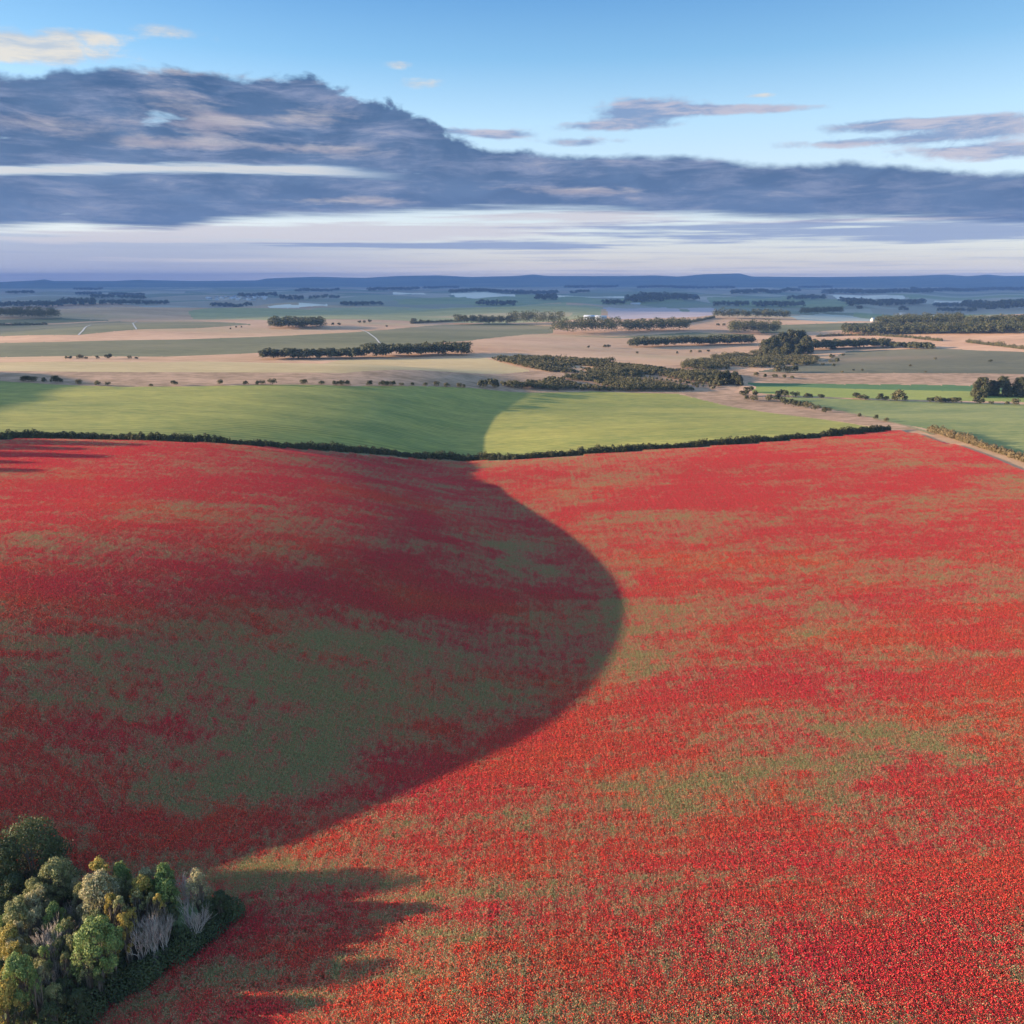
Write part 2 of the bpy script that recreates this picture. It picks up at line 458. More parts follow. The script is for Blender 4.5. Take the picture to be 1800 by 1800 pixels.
# where the poppies thin out and green shows: ellipses given on the photo, laid on the land
BLOBS = [((560, 1210), (930, 1170), (640, 1330), 0.36), ((330, 1090), (640, 1100), (360, 1150), 0.36), ((150, 1180), (420, 1190), (170, 1290), 0.10),
         ((640, 1290), (900, 1220), (700, 1360), 0.5), ((900, 975), (960, 1010), (870, 1000), 0.6), ((1080, 1060), (1110, 1130), (1120, 1050), 0.55),
         ((1440, 1350), (1740, 1290), (1460, 1400), 0.75), ((1150, 1160), (1270, 1140), (1150, 1195), 0.5), ((1460, 1105), (1580, 1085), (1465, 1135), 0.4),
         ((1700, 1080), (1850, 1050), (1700, 1110), 0.3), ((1000, 1560), (1250, 1480), (1020, 1640), 0.2), ((560, 1560), (760, 1570), (560, 1600), 0.35),
         ((380, 1385), (560, 1370), (400, 1420), 0.35), ((1080, 940), (1250, 930), (1090, 985), 0.3), ((560, 1480), (820, 1380), (580, 1510), 0.22),
         ((480, 1745), (640, 1740), (480, 1800), 0.45), ((1300, 1640), (1500, 1600), (1320, 1720), 0.2)]
REDS = [((230, 1300), (520, 1310), (250, 1400), 0.26), ((60, 1130), (300, 1140), (80, 1230), 0.16), ((430, 1180), (640, 1170), (450, 1240), 0.10), ((900, 1080), (1050, 1060), (920, 1180), 0.15),
        ((1260, 1225), (1480, 1180), (1280, 1290), 0.4), ((150, 860), (600, 870), (150, 960), 0.25), ((520, 1060), (900, 1070), (520, 1105), 0.3),
        ((1350, 860), (1700, 800), (1350, 930), 0.25), ((800, 1400), (1000, 1340), (800, 1440), 0.2), ((1100, 1480), (1350, 1500), (1100, 1540), 0.25),
        ((1700, 1560), (1900, 1450), (1780, 1750), 0.25), ((560, 830), (800, 840), (560, 880), 0.2)]


def poppy_group():
    g = bpy.data.node_groups.new("poppy cover", 'ShaderNodeTree')
    g.interface.new_socket("red", in_out='OUTPUT', socket_type='NodeSocketFloat')
    g.interface.new_socket("warm", in_out='OUTPUT', socket_type='NodeSocketFloat')
    t = NT(g); out = t.add('NodeGroupOutput')
    pos = t.v('MULTIPLY', t.add('ShaderNodeNewGeometry').outputs['Position'], (1, 1, 0))
    wob = t.add('ShaderNodeTexNoise'); t.put(wob.inputs['Vector'], pos); wob.inputs['Scale'].default_value = 0.11; wob.inputs['Detail'].default_value = 5
    pw = t.v('ADD', pos, t.v('MULTIPLY', t.v('SUBTRACT', wob.outputs['Color'], (0.5, 0.5, 0.5)), (34, 22, 0)))
    def blob(c, a, b, w):
        x, y = at([c[0], a[0], b[0]], [c[1], a[1], b[1]])
        M = np.array([[x[1] - x[0], x[2] - x[0]], [y[1] - y[0], y[2] - y[0]]]); I = np.linalg.inv(M)
        dv = t.v('SUBTRACT', pw, (float(x[0]), float(y[0]), 0.0))
        p = t.v('DOT_PRODUCT', dv, (float(I[0, 0]), float(I[0, 1]), 0.0), out=1)
        q = t.v('DOT_PRODUCT', dv, (float(I[1, 0]), float(I[1, 1]), 0.0), out=1)
        r = t.m('SQRT', t.m('ADD', t.m('MULTIPLY', p, p), t.m('MULTIPLY', q, q)))
        return t.mr(r, 0.0, 1.5, w, 0.0)
    s = None
    for bl in BLOBS:
        k = blob(*bl); s = k if s is None else t.m('ADD', s, k)
    for bl in REDS:
        s = t.m('SUBTRACT', s, blob(*bl))
    pst = t.v('MULTIPLY', pos, (0.55, 1.0, 0.0))
    n1 = t.noise(t.v('MULTIPLY', pos, (0.35, 1.0, 0.0)), 0.06, 4, 0.6, 0.6); n2 = t.noise(pst, 0.32, 4, 0.65, 0.4); n3 = t.noise(pos, 0.9, 4, 0.65)
    nn = t.m('ADD', t.m('ADD', t.m('MULTIPLY', t.m('SUBTRACT', n1, 0.5), 2.4), t.m('MULTIPLY', t.m('SUBTRACT', n2, 0.5), 2.0)), t.m('MULTIPLY', t.m('SUBTRACT', n3, 0.5), 2.6))
    # drill rows running away from the viewer
    sx = t.sep(pos)
    row = t.m('SINE', t.m('MULTIPLY', t.m('ADD', t.m('ADD', sx[0], t.m('MULTIPLY', sx[1], -0.03)), t.m('MULTIPLY', n1, 2.0)), 2 * PI / 2.3))
    rowm = t.m('MULTIPLY', t.mr(row, 0.3, 1.0), t.mr(n1, 0.36, 0.60, 0.02, 0.14))
    green = t.m('ADD', t.m('ADD', t.m('ADD', s, nn), rowm), 0.36)
    red = t.mr(green, 1.16, 0.02, 0.08, 0.93)
    t.l.new(red, out.inputs[0])
    t.l.new(t.mr(t.m('ADD', t.noise(t.v('MULTIPLY', pos, (0.5, 1, 0)), 0.035, 4, 0.6), t.mr(sx[1], 60.0, 260.0, 0.05, -0.16)), 0.38, 0.72), out.inputs[1])
    return g


PGROUP = poppy_group()


def poppy_ground_mat():
    m, t, out = new_mat("poppy ground")
    gn = t.add('ShaderNodeGroup'); gn.node_tree = PGROUP
    red = gn.outputs[0]
    pos = t.add('ShaderNodeNewGeometry').outputs['Position']
    n = t.noise(pos, 5.0, 3, 0.7)
    g = t.mix(n, rgb((0.12, 0.13, 0.055)), rgb((0.26, 0.22, 0.11)))
    r = t.mix(n, rgb((0.34, 0.040, 0.040)), rgb((0.52, 0.06, 0.06)))
    col = t.mix(t.mr(t.m('ADD', red, t.m('MULTIPLY', t.m('SUBTRACT', n, 0.5), 0.5)), 0.15, 0.85), g, r)
    finish(t, out, col, 0.9, n, 0.5, 0.3)
    return m


def poppy_plant_mat():
    m, t, out = new_mat("poppies and grass")
    gn = t.add('ShaderNodeGroup'); gn.node_tree = PGROUP
    red = gn.outputs[0]
    rnd = t.add('ShaderNodeAttribute', attribute_name='rnd').outputs['Fac']
    pet = t.add('ShaderNodeAttribute', attribute_name='petal').outputs['Fac']
    hue = t.add('ShaderNodeAttribute', attribute_name='tone').outputs['Fac']
    isred = t.m('LESS_THAN', rnd, t.mr(red, 0.0, 1.0, 0.03, 1.0, smooth=False))
    rc = t.mix(hue, t.mix(gn.outputs[1], rgb((0.67, 0.012, 0.046)), rgb((0.74, 0.042, 0.022))), t.mix(gn.outputs[1], rgb((0.77, 0.055, 0.072)), rgb((0.84, 0.165, 0.058))))
    tan = t.mix(hue, rgb((0.30, 0.27, 0.13)), rgb((0.46, 0.33, 0.19)))
    tan = t.mix(t.mr(red, 0.35, 0.05), tan, t.mix(hue, rgb((0.235, 0.235, 0.09)), rgb((0.38, 0.33, 0.155))))
    head = t.mix(isred, tan, rc)
    blade = t.mix(hue, rgb((0.18, 0.18, 0.07)), rgb((0.46, 0.31, 0.17)))
    blade = t.mix(t.mr(red, 0.5, 0.1, 0.0, 0.75), blade, t.mix(hue, rgb((0.19, 0.205, 0.07)), rgb((0.35, 0.31, 0.135))))
    blade = t.mix(t.mr(red, 0.45, 0.85, 0.0, 0.75), blade, t.mix(hue, rgb((0.13, 0.06, 0.03)), rgb((0.34, 0.10, 0.065))))
    col = t.mix(pet, blade, head)
    finish(t, out, col, 0.75, transl=0.45, spec=0.05)
    return m


def M(name):
    if name in MATS: return MATS[name]
    R = math.radians
    mk = {
        'poppy_ground': poppy_ground_mat, 'poppy_plants': poppy_plant_mat,
        'green': lambda: field_mat("young green crop", (0.125, 0.14, 0.038), (0.25, 0.22, 0.055), 0.03, (0.3, 1.0), (R(4), 2.6, 0.65), grain=0.5, fine=0.55),
        'green_right': lambda: field_mat("worn green pasture", (0.095, 0.12, 0.045), (0.20, 0.195, 0.068), 0.025, (0.45, 1.0), (R(-3), 5.0, 0.15), grain=0.35),
        'green_deep': lambda: field_mat("darker green strip", (0.05, 0.095, 0.035), (0.075, 0.125, 0.045), 0.02, (0.3, 1)),  # upper part of the green strip, a darker green
        'green_yellow': lambda: field_mat("yellow green crop", (0.13, 0.16, 0.04), (0.21, 0.21, 0.055), 0.03, (0.3, 1)),
        'pink': lambda: field_mat("pink seeding grassland", (0.26, 0.150, 0.085), (0.385, 0.235, 0.145), 0.012, (0.4, 1.0), grain=0.15, c3=(0.25, 0.185, 0.095)),
        'rough': lambda: field_mat("rough grassland", (0.15, 0.095, 0.055), (0.31, 0.195, 0.125), 0.03, (0.6, 1.0), grain=0.22, fine=0.6),
        'tan': lambda: field_mat("cut stubble", (0.27, 0.20, 0.10), (0.345, 0.26, 0.135), 0.02, (0.3, 1.0), (R(2), 9.0, 0.12), grain=0.25),
        'dark': lambda: field_mat("turf with painted shade", (0.068, 0.070, 0.034), (0.120, 0.110, 0.056), 0.01, (0.35, 1.0), grain=0.15, c3=(0.19, 0.145, 0.085)),  # shade of the valley sides is put into this dark grass colour
        'slope': lambda: field_mat("downland with painted shade", (0.072, 0.070, 0.042), (0.120, 0.104, 0.062), 0.012, (0.4, 1.0), grain=0.2, c3=(0.19, 0.13, 0.085)),  # the slope's shade is put into its grey green
        'sage': lambda: field_mat("sage green ley", (0.175, 0.17, 0.08), (0.25, 0.22, 0.105), 0.012, (0.4, 1.0), (R(70), 22.0, 0.25), grain=0.1),
        'lavender': lambda: field_mat("pale ploughland", (0.24, 0.195, 0.205), (0.31, 0.25, 0.245), 0.012, (0.3, 1.0), grain=0.08),
        'silver': lambda: field_mat("silvery ley", (0.21, 0.22, 0.19), (0.27, 0.27, 0.225), 0.01, (0.3, 1.0), (R(-8), 30.0, 0.2), grain=0.08),
        'pale': lambda: field_mat("pale far stubble", (0.42, 0.37, 0.31), (0.52, 0.46, 0.37), 0.006, (0.3, 1.0), grain=0.05),
        'meadow': lambda: field_mat("far green meadow", (0.11, 0.135, 0.06), (0.165, 0.175, 0.08), 0.006, (0.3, 1.0), grain=0.05),
        'verge': lambda: field_mat("dry grass verge", (0.115, 0.105, 0.05), (0.235, 0.19, 0.105), 0.3, (1, 1), grain=1.5),
        'copse_floor': lambda: field_mat("copse margin grass", (0.045, 0.062, 0.025), (0.10, 0.12, 0.045), 0.3, (1, 1), grain=2.5),
        'plain': lambda: plain_land_mat(),
        'hill': lambda: field_mat("wooded far hills", (0.05, 0.065, 0.045), (0.10, 0.105, 0.07), 0.0015, (0.4, 1.0), grain=0.01),
        'chalk': lambda: plain_mat("chalk track", (0.27, 0.26, 0.245)),
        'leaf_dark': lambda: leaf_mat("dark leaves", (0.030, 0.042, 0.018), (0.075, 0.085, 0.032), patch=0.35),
        'leaf_wood': lambda: leaf_mat("woodland leaves", (0.022, 0.028, 0.013), (0.068, 0.066, 0.028), (0.10, 0.075, 0.034), patch=0.08),
        'leaf_far': lambda: leaf_mat("far woodland leaves", (0.022, 0.030, 0.018), (0.050, 0.056, 0.030), patch=0.01),
        'leaf_scrub': lambda: leaf_mat("scrub leaves", (0.034, 0.035, 0.016), (0.10, 0.088, 0.040), (0.13, 0.09, 0.046), patch=0.12),
        'leaf_hedge': lambda: leaf_mat("hedge leaves", (0.018, 0.023, 0.010), (0.062, 0.057, 0.024), patch=0.4),
        'leaf_brown': lambda: leaf_mat("brown hedge leaves", (0.062, 0.048, 0.024), (0.155, 0.112, 0.056), patch=0.5),
        'leaf_olive': lambda: leaf_mat("olive leaves", (0.085, 0.10, 0.036), (0.22, 0.21, 0.085), (0.32, 0.27, 0.14), patch=0.8),
        'leaf_green': lambda: leaf_mat("fresh green leaves", (0.065, 0.11, 0.034), (0.17, 0.21, 0.06), (0.25, 0.26, 0.08), patch=0.8),
        'leaf_gold': lambda: leaf_mat("golden leaves", (0.15, 0.12, 0.028), (0.32, 0.25, 0.06), (0.36, 0.22, 0.05), patch=0.8),
        'leaf_pale': lambda: leaf_mat("pale grey green leaves", (0.15, 0.145, 0.07), (0.31, 0.27, 0.14), (0.36, 0.28, 0.18), patch=0.8),
        'bark': lambda: bark_mat("brown bark", (0.06, 0.048, 0.036), (0.15, 0.12, 0.09)),
        'bark_pale': lambda: bark_mat("pale dead bark", (0.24, 0.20, 0.175), (0.40, 0.34, 0.30)),
        'white_wall': lambda: plain_mat("white walls", (0.26, 0.26, 0.255), var=0.08),
        'grey_roof': lambda: plain_mat("pale grey roof", (0.24, 0.26, 0.30), 0.6, 0.1),
        'slate': lambda: plain_mat("dark slate", (0.12, 0.12, 0.13), 0.6),
    }
    MATS[name] = mk[name]()
    return MATS[name]


def plain_land_mat():
    """distant farmland: irregular patches of grass, stubble and plough"""
    m, t, out = new_mat("distant farmland")
    pos = t.add('ShaderNodeNewGeometry').outputs['Position']
    p = t.v('MULTIPLY', pos, (1.0, 0.8, 0.0))
    w = t.add('ShaderNodeTexVoronoi', feature='F1'); t.put(w.inputs['Vector'], t.v('MULTIPLY', p, (0.0016, 0.0022, 0)))
    w.inputs['Scale'].default_value = 1.0; w.inputs['Randomness'].default_value = 0.9
    s = t.sep(w.outputs['Color'])
    n = t.noise(p, 0.002, 5, 0.6)
    col = t.mix(t.mr(s[0], 0.3, 0.9), rgb((0.11, 0.13, 0.075)), rgb((0.24, 0.19, 0.14)))
    col = t.mix(t.mr(s[1], 0.82, 0.86, 0.0, 0.6), col, rgb((0.36, 0.30, 0.24)))
    col = t.mix(t.mr(n, 0.3, 0.7, 0.0, 0.5), col, rgb((0.13, 0.12, 0.085)))
    finish(t, out, col, 0.95)
    return m


# ------------------------------------------------------------------ mesh helpers
def mesh_np(name, V, Fq, mat, attrs=None, smooth=False, mats=None):
    """V (n,3), Fq an (m,k) index array"""
    me = bpy.data.meshes.new(name)
    V = np.ascontiguousarray(V, np.float32); Fq = np.ascontiguousarray(Fq, np.int32)
    me.vertices.add(len(V)); me.vertices.foreach_set('co', V.ravel())
    m, k = Fq.shape
    me.loops.add(m * k); me.loops.foreach_set('vertex_index', Fq.ravel())
    me.polygons.add(m); me.polygons.foreach_set('loop_start', np.arange(0, m * k, k, dtype=np.int32))
    if smooth: me.polygons.foreach_set('use_smooth', np.ones(m, bool))
    for an, arr in (attrs or {}).items():
        a = me.attributes.new(an, 'FLOAT', 'POINT'); a.data.foreach_set('value', np.ascontiguousarray(arr, np.float32))
    for x in (mats or [mat]): me.materials.append(x)
    me.update(calc_edges=True)
    return me


def obj(name, me, parent=None, loc=(0, 0, 0), rz=0.0, scale=1.0):
    o = bpy.data.objects.new(name, me); COL.objects.link(o)
    o.parent = parent; o.location = loc; o.rotation_euler = (0, 0, rz)
    o.scale = (scale, scale, scale) if np.isscalar(scale) else scale
    return o


def tag(o, label=None, cat=None, group=None, kind=None):
    if label: o['label'] = label
    if cat: o['category'] = cat
    if group: o['group'] = group
    if kind: o['kind'] = kind
    return o


class Geo:
    """collects quads and tubes"""
    def __init__(s): s.V = []; s.F = []; s.T = []; s.n = 0; s.base = None
    def add(s, V, Fq, tone):
        s.V.append(V); s.F.append(np.asarray(Fq) + s.n); s.T.append(np.broadcast_to(tone, (len(V),)).astype(float)); s.n += len(V)
    def leaves(s, C, Nrm, size, rng, aspect=0.62):
        n = len(C); size = np.broadcast_to(size, (n,))
        a = rng.normal(size=(n, 3)); Nrm = Nrm / (np.linalg.norm(Nrm, axis=1, keepdims=True) + 1e-9)
        t1 = np.cross(Nrm, a); t1 /= np.linalg.norm(t1, axis=1, keepdims=True) + 1e-9
        t2 = np.cross(Nrm, t1)
        t1 = t1 * (size * 0.5)[:, None]; t2 = t2 * (size * 0.5 * aspect)[:, None]
        V = np.stack([C - t1, C - t2, C + t1, C + t2], 1).reshape(-1, 3)
        tone = rng.random(n)
        if s.base is not None: tone = 0.35 * tone + 0.65 * s.base
        s.add(V, np.arange(4 * n).reshape(n, 4), np.repeat(tone, 4))
    def tube(s, pts, rad, sides=5):
        pts = np.asarray(pts, float); k = len(pts)
        d = np.gradient(pts, axis=0); d /= np.linalg.norm(d, axis=1, keepdims=True) + 1e-9
        ref = np.where(np.abs(d[:, 2:3]) > 0.9, np.array([[1.0, 0, 0]]), np.array([[0, 0, 1.0]]))
        a = np.cross(d, ref); a /= np.linalg.norm(a, axis=1, keepdims=True) + 1e-9
        b = np.cross(d, a)
        th = np.arange(sides) * 2 * PI / sides
        ring = pts[:, None, :] + np.asarray(rad)[:, None, None] * (np.cos(th)[None, :, None] * a[:, None, :] + np.sin(th)[None, :, None] * b[:, None, :])
        V = ring.reshape(-1, 3); Fq = []
        for i in range(k - 1):
            for j in range(sides):
                j2 = (j + 1) % sides
                Fq.append((i * sides + j, i * sides + j2, (i + 1) * sides + j2, (i + 1) * sides + j))
        s.add(V, np.array(Fq), 0.5)
    def mesh(s, name, mat, smooth=False):
        return mesh_np(name, np.concatenate(s.V), np.concatenate(s.F), mat, {'tone': np.concatenate(s.T)}, smooth)


def unit(rng, n):
    v = rng.normal(size=(n, 3)); return v / np.linalg.norm(v, axis=1, keepdims=True)


def blob_leaves(g, c, rad, n, size, rng, flat=0.85, jitter=0.18, low=-0.55):
    """leaves over one rounded spray of a crown"""
    d = unit(rng, n); d[:, 2] = np.where(d[:, 2] < low, -d[:, 2], d[:, 2])
    rr = rad * (1 - np.abs(rng.normal(0, jitter, n)))
    C = np.asarray(c) + d * rr[:, None] * np.array([1, 1, flat])
    N = d + rng.normal(0, 0.55, (n, 3))
    g.leaves(C, N, size * rng.uniform(0.65, 1.35, n), rng)


# ------------------------------------------------------------------ the land, field by field
h1ext = hedge_line()
off = np.array([0.0, -2.4])
corner = plan([(1600, 760)])[0]; rside = plan([(1700, 789), (1800, 830)])
poppy_poly = np.vstack([h1ext + off, corner[None], rside, [[rside[1][0] + 14, 60], [rside[1][0] + 20, 14], [-340, 14], [-340, h1ext[0][1] - 20]]])
copse_poly = np.vstack([plan([(60, 1850), (130, 1805), (250, 1722), (350, 1655), (432, 1612), (420, 1590), (360, 1556), (250, 1530), (150, 1535), (60, 1520), (-60, 1490)]), [[-120, 90], [-110, 20], [-30, 25]]])
TOPG = [(-300, 655), (0, 668), (100, 674), (215, 678), (340, 677), (620, 677), (830, 680), (1040, 686), (1190, 690)]
FIELDS = [   # name, material, polygon on the land
    ('grassland', 'pink', plan([(-700, 700), (-700, 545), (0, 540), (620, 538), (1060, 538), (1300, 545), (1600, 562), (2400, 552), (2400, 720), (1800, 830), (1600, 760), (900, 800), (0, 770)])),
    ('far_plain', 'plain', plan([(1060, 541), (1300, 553), (1600, 560), (2400, 552), (2400, 520), (1060, 520)])),
    ('sage_field', 'sage', plan([(330, 547), (560, 541), (800, 540), (1060, 540), (1055, 559), (960, 566), (700, 563), (470, 563), (340, 561)])),
    ('stubble_strip', 'tan', plan([(740, 557), (880, 550), (1010, 549), (1000, 556), (860, 561)])),
    ('turf', 'dark', plan([(-200, 574), (0, 572), (103, 570), (207, 565), (345, 565), (448, 570), (345, 577), (241, 579), (138, 589), (0, 591), (-200, 592)])),
    ('turf', 'dark', plan([(-200, 564), (0, 562), (103, 559), (207, 563), (100, 568), (0, 570), (-200, 571)])),
    ('turf', 'dark', plan([(-200, 604), (0, 603), (103, 601), (310, 597), (482, 591), (620, 584), (686, 579), (772, 571), (876, 567), (975, 574), (972, 586), (924, 588), (824, 599), (686, 613), (600, 617),
                           (480, 619), (420, 622), (290, 627), (100, 626), (0, 628), (-200, 630)])),
    ('stubble', 'tan', plan([(-200, 639), (0, 637), (300, 637), (600, 633), (855, 629), (934, 652), (600, 656), (200, 654), (0, 652), (-200, 651)])),
    ('rough_grass', 'rough', plan([(-200, 651), (0, 652), (200, 654), (600, 656), (934, 652), (1010, 655), (1240, 640), (1330, 655), (1290, 690), (1190, 692), (1040, 688), (830, 682), (620, 679), (340, 679), (215, 680), (100, 676), (0, 670), (-200, 662)])),
    ('turf', 'dark', plan([(985, 590), (1080, 592), (1215, 584), (1330, 588), (1300, 592), (1180, 594), (1080, 594)])),
    ('ploughland', 'lavender', plan([(1060, 540), (1170, 540), (1262, 553), (1225, 557), (1090, 561), (1070, 558)])),
    ('ploughland', 'lavender', plan([(1195, 541), (1250, 541), (1285, 547), (1250, 551)])),
    ('silver_field', 'silver', plan([(1385, 556), (1440, 551), (1510, 556), (1548, 564), (1470, 566), (1400, 562)])),
    ('meadow', 'meadow', plan([(1500, 549), (1740, 551), (1700, 559), (1580, 563), (1545, 563), (1500, 556)])),
    ('turf', 'dark', plan([(1320, 572), (1470, 568), (1560, 567), (1530, 576), (1430, 583), (1340, 586)])),
    ('downland_slope', 'slope', plan([(1420, 640), (1490, 617), (1640, 612), (1720, 616), (1900, 624), (1900, 660), (1720, 656), (1450, 656), (1330, 654)])),
    ('rough_grass', 'rough', plan([(1290, 670), (1330, 654), (1450, 656), (1720, 656), (1900, 662), (1900, 680), (1720, 677), (1320, 673)])),
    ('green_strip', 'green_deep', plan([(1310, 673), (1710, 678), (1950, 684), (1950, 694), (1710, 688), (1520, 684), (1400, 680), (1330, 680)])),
    ('green_strip', 'green_yellow', plan([(1330, 680), (1400, 680), (1520, 684), (1710, 688), (1950, 694), (1950, 712), (1800, 707), (1600, 703), (1400, 696), (1320, 690)])),
    ('right_pasture', 'green_right', plan([(1340, 697), (1400, 698), (1600, 705), (1800, 711), (2300, 722), (2300, 900), (1800, 808), (1700, 776), (1640, 756), (1560, 742), (1480, 723), (1400, 706)])),
    ('rough_grass', 'rough', plan([(1195, 690), (1310, 690), (1345, 698), (1400, 706), (1480, 723), (1560, 742), (1625, 757), (1570, 755), (1500, 744), (1330, 722), (1240, 705)])),
    ('green_field', 'green', np.vstack([h1ext + np.array([0, 0.6]), plan([(1535, 752), (1480, 742), (1330, 722), (1240, 704), (1190, 692), (1040, 688), (830, 682), (620, 679), (340, 679), (215, 680), (100, 676), (0, 670), (-300, 658)])])),
    ('meadow', 'meadow', plan([(850, 519), (1000, 521), (1200, 523), (1200, 531), (1000, 533), (700, 534), (690, 526)])),
    ('pale_field', 'pale', plan([(690, 513), (745, 515), (750, 518), (694, 518)])),
    ('pale_field', 'pale', plan([(790, 516), (905, 517), (905, 521), (800, 521)])),
    ('pale_field', 'pale', plan([(978, 519), (1100, 521), (1100, 523), (980, 523)])),
    ('pale_field', 'pale', plan([(1452, 518), (1560, 518), (1592, 524), (1510, 532), (1490, 528)])),
    ('pale_field', 'pale', plan([(1640, 528), (1700, 529), (1690, 533), (1645, 532)])),
    ('pale_field', 'pale', plan([(465, 541), (480, 537), (576, 535), (576, 537), (520, 541)])),
    ('meadow', 'meadow', plan([(1240, 523), (1380, 521), (1520, 532), (1480, 541), (1300, 540)])),
    ('meadow', 'meadow', plan([(1560, 518), (1850, 522), (1850, 530), (1700, 527), (1600, 526)])),
    ('poppy_field', 'poppy_ground', poppy_poly),
    ('copse_floor', 'copse_floor', copse_poly),
]


def build_land():
    azs = np.concatenate([np.arange(-180, -44, 4.0), np.arange(-44, 44.01, 0.11), np.arange(48, 180, 4.0)])
    rs = [6.0]
    while rs[-1] < 18500:
        r = rs[-1]; rs.append(r + min(max(1.5, r * r / 50000), 0.025 * r + 1))
    rs = np.array(rs)
    th = np.radians(azs); R, TH = np.meshgrid(rs, th, indexing='ij')
    taken = np.zeros(R.shape, bool)
    for nm, mt, poly in FIELDS:          # rings of the mesh follow the field boundaries
        for p, q in zip(poly, np.roll(poly, -1, 0)):
            a0, a1 = np.arctan2(p[0], p[1]), np.arctan2(q[0], q[1])
            if abs(a1 - a0) > 2.5: continue
            for jj in np.nonzero((th >= min(a0, a1)) & (th < max(a0, a1)))[0]:
                sx, cx = math.sin(th[jj]), math.cos(th[jj]); e = q - p
                den = cx * e[0] - sx * e[1]
                if abs(den) < 1e-9: continue
                rr = (p[1] * e[0] - p[0] * e[1]) / den
                i = int(np.argmin(np.abs(rs - rr)))
                if 0 < i < len(rs) - 1 and not taken[i, jj]: R[i, jj] = rr; taken[i, jj] = True
    X = R * np.sin(TH); Y = R * np.cos(TH); Z = H(X, Y)
    nr, na = R.shape
    V = np.stack([X, Y, Z], -1).reshape(-1, 3)
    V = np.vstack([V, [[0, 0, float(H(0, 0))]]])
    i, j = np.meshgrid(np.arange(nr - 1), np.arange(na), indexing='ij'); j2 = (j + 1) % na
    Fq = np.stack([i * na + j, i * na + j2, (i + 1) * na + j2, (i + 1) * na + j], -1).reshape(-1, 4)
    c = V[Fq].mean(1); cx, cy = c[:, 0], c[:, 1]; rr = np.hypot(cx, cy)
    fid = np.zeros(len(Fq), int)
    fid[rr > 1900] = -2
    fid[rr > 10600] = -3
    for k, (nm, mt, poly) in enumerate(FIELDS): fid[inside(poly, cx, cy)] = k + 1
    def piece(name, sel, mat, label):
        if not sel.any(): return
        fs = Fq[sel]; used, inv = np.unique(fs.ravel(), return_inverse=True)
        o = obj(name, mesh_np(name, V[used], inv.reshape(-1, 4)[:, ::-1], mat, smooth=True)); tag(o, label, kind='structure')
    piece('ground', fid == 0, M('verge'), 'dry grass between and around the fields')
    piece('far_plain', fid == -2, M('plain'), 'hazy patchwork farmland running to the hills')
    piece('hills', fid == -3, M('hill'), 'low blue hills along the horizon')
    for k, (nm, mt, poly) in enumerate(FIELDS): piece(nm, fid == k + 1, M(mt), None)
    a = np.arange(na); tri = np.stack([np.full(na, 0), a + 1, (a + 1) % na + 1], -1)
    Vc = np.vstack([[[0, 0, float(H(0, 0))]], V[:na]])
    tag(obj('ground', mesh_np('ground', Vc, tri[:, ::-1], M('verge'))), kind='structure')


build_land()

# thin closed body of evening air round everything
def build_haze():
    s, z0, z1 = 19000.0, -75.0, 150.0
    V = [(x, y, z) for z in (z0, z1) for x, y in ((-s, -s), (s, -s), (s, s), (-s, s))]
    Fq = [(3, 2, 1, 0), (4, 5, 6, 7), (0, 1, 5, 4), (1, 2, 6, 5), (2, 3, 7, 6), (3, 0, 4, 7)]
    m, t, out = new_mat("evening haze")
    pv = t.add('ShaderNodeVolumePrincipled')
    pv.inputs['Color'].default_value = (0.14, 0.26, 0.56, 1); pv.inputs['Density'].default_value = HAZE_D
    pv.inputs['Density Attribute'].default_value = ''
    pv.inputs['Anisotropy'].default_value = 0.0
    t.l.new(pv.outputs[0], out.inputs['Volume'])
    tag(obj('haze', mesh_np('haze', np.array(V), np.array(Fq), m)), 'thin blue evening haze over the whole countryside', kind='stuff')
HAZE_D = 0.75e-4
build_haze()

# added cloudlike sheet towards the sun, unseen: keeps the sun off the distant plain
def build_shade_cloud():
    nx, ny = 60, 60
    X, Y = np.meshgrid(np.linspace(-36000, -14800, nx), np.linspace(1500, 24000, ny))
    z0 = 4000.0
    gx = X + z0 / TAN_E                       # where each point throws its shade
    near = 2050 + 500 * np.sin(gx / 1900) + 260 * np.sin(gx / 700 + 1) + 500 * sstep(0, 2500, gx)
    Yc = near + (Y - 1500) * (24000 - near) / 22500
    T = z0 + 120 * np.sin(X / 900) * np.sin(Yc / 700) + 200; B = z0 + 60 * np.sin(X / 600 + 1) * np.sin(Yc / 800)
    V = np.concatenate([np.stack([X, Yc, T], -1).reshape(-1, 3), np.stack([X, Yc, B], -1).reshape(-1, 3)]); n = nx * ny
    i, j = np.meshgrid(np.arange(ny - 1), np.arange(nx - 1), indexing='ij'); a = (i * nx + j).ravel()
    top = np.stack([a, a + 1, a + nx + 1, a + nx], -1)
    Fq = [top, top[:, ::-1] + n]
    ring = np.concatenate([np.arange(nx), np.arange(1, ny) * nx + nx - 1, (ny - 1) * nx + np.arange(nx - 2, -1, -1), np.arange(ny - 2, 0, -1) * nx])
    r2 = np.roll(ring, -1); Fq.append(np.stack([ring, ring + n, r2 + n, r2], -1))
    tag(obj('shade_cloud', mesh_np('shade_cloud', V, np.concatenate(Fq), plain_mat('shade cloud white', (0.8, 0.8, 0.82), var=0.05, scale=0.0004), smooth=True)), 'added cloudlike sheet beyond the left of the view, shading the far plain', kind='structure')


build_shade_cloud()

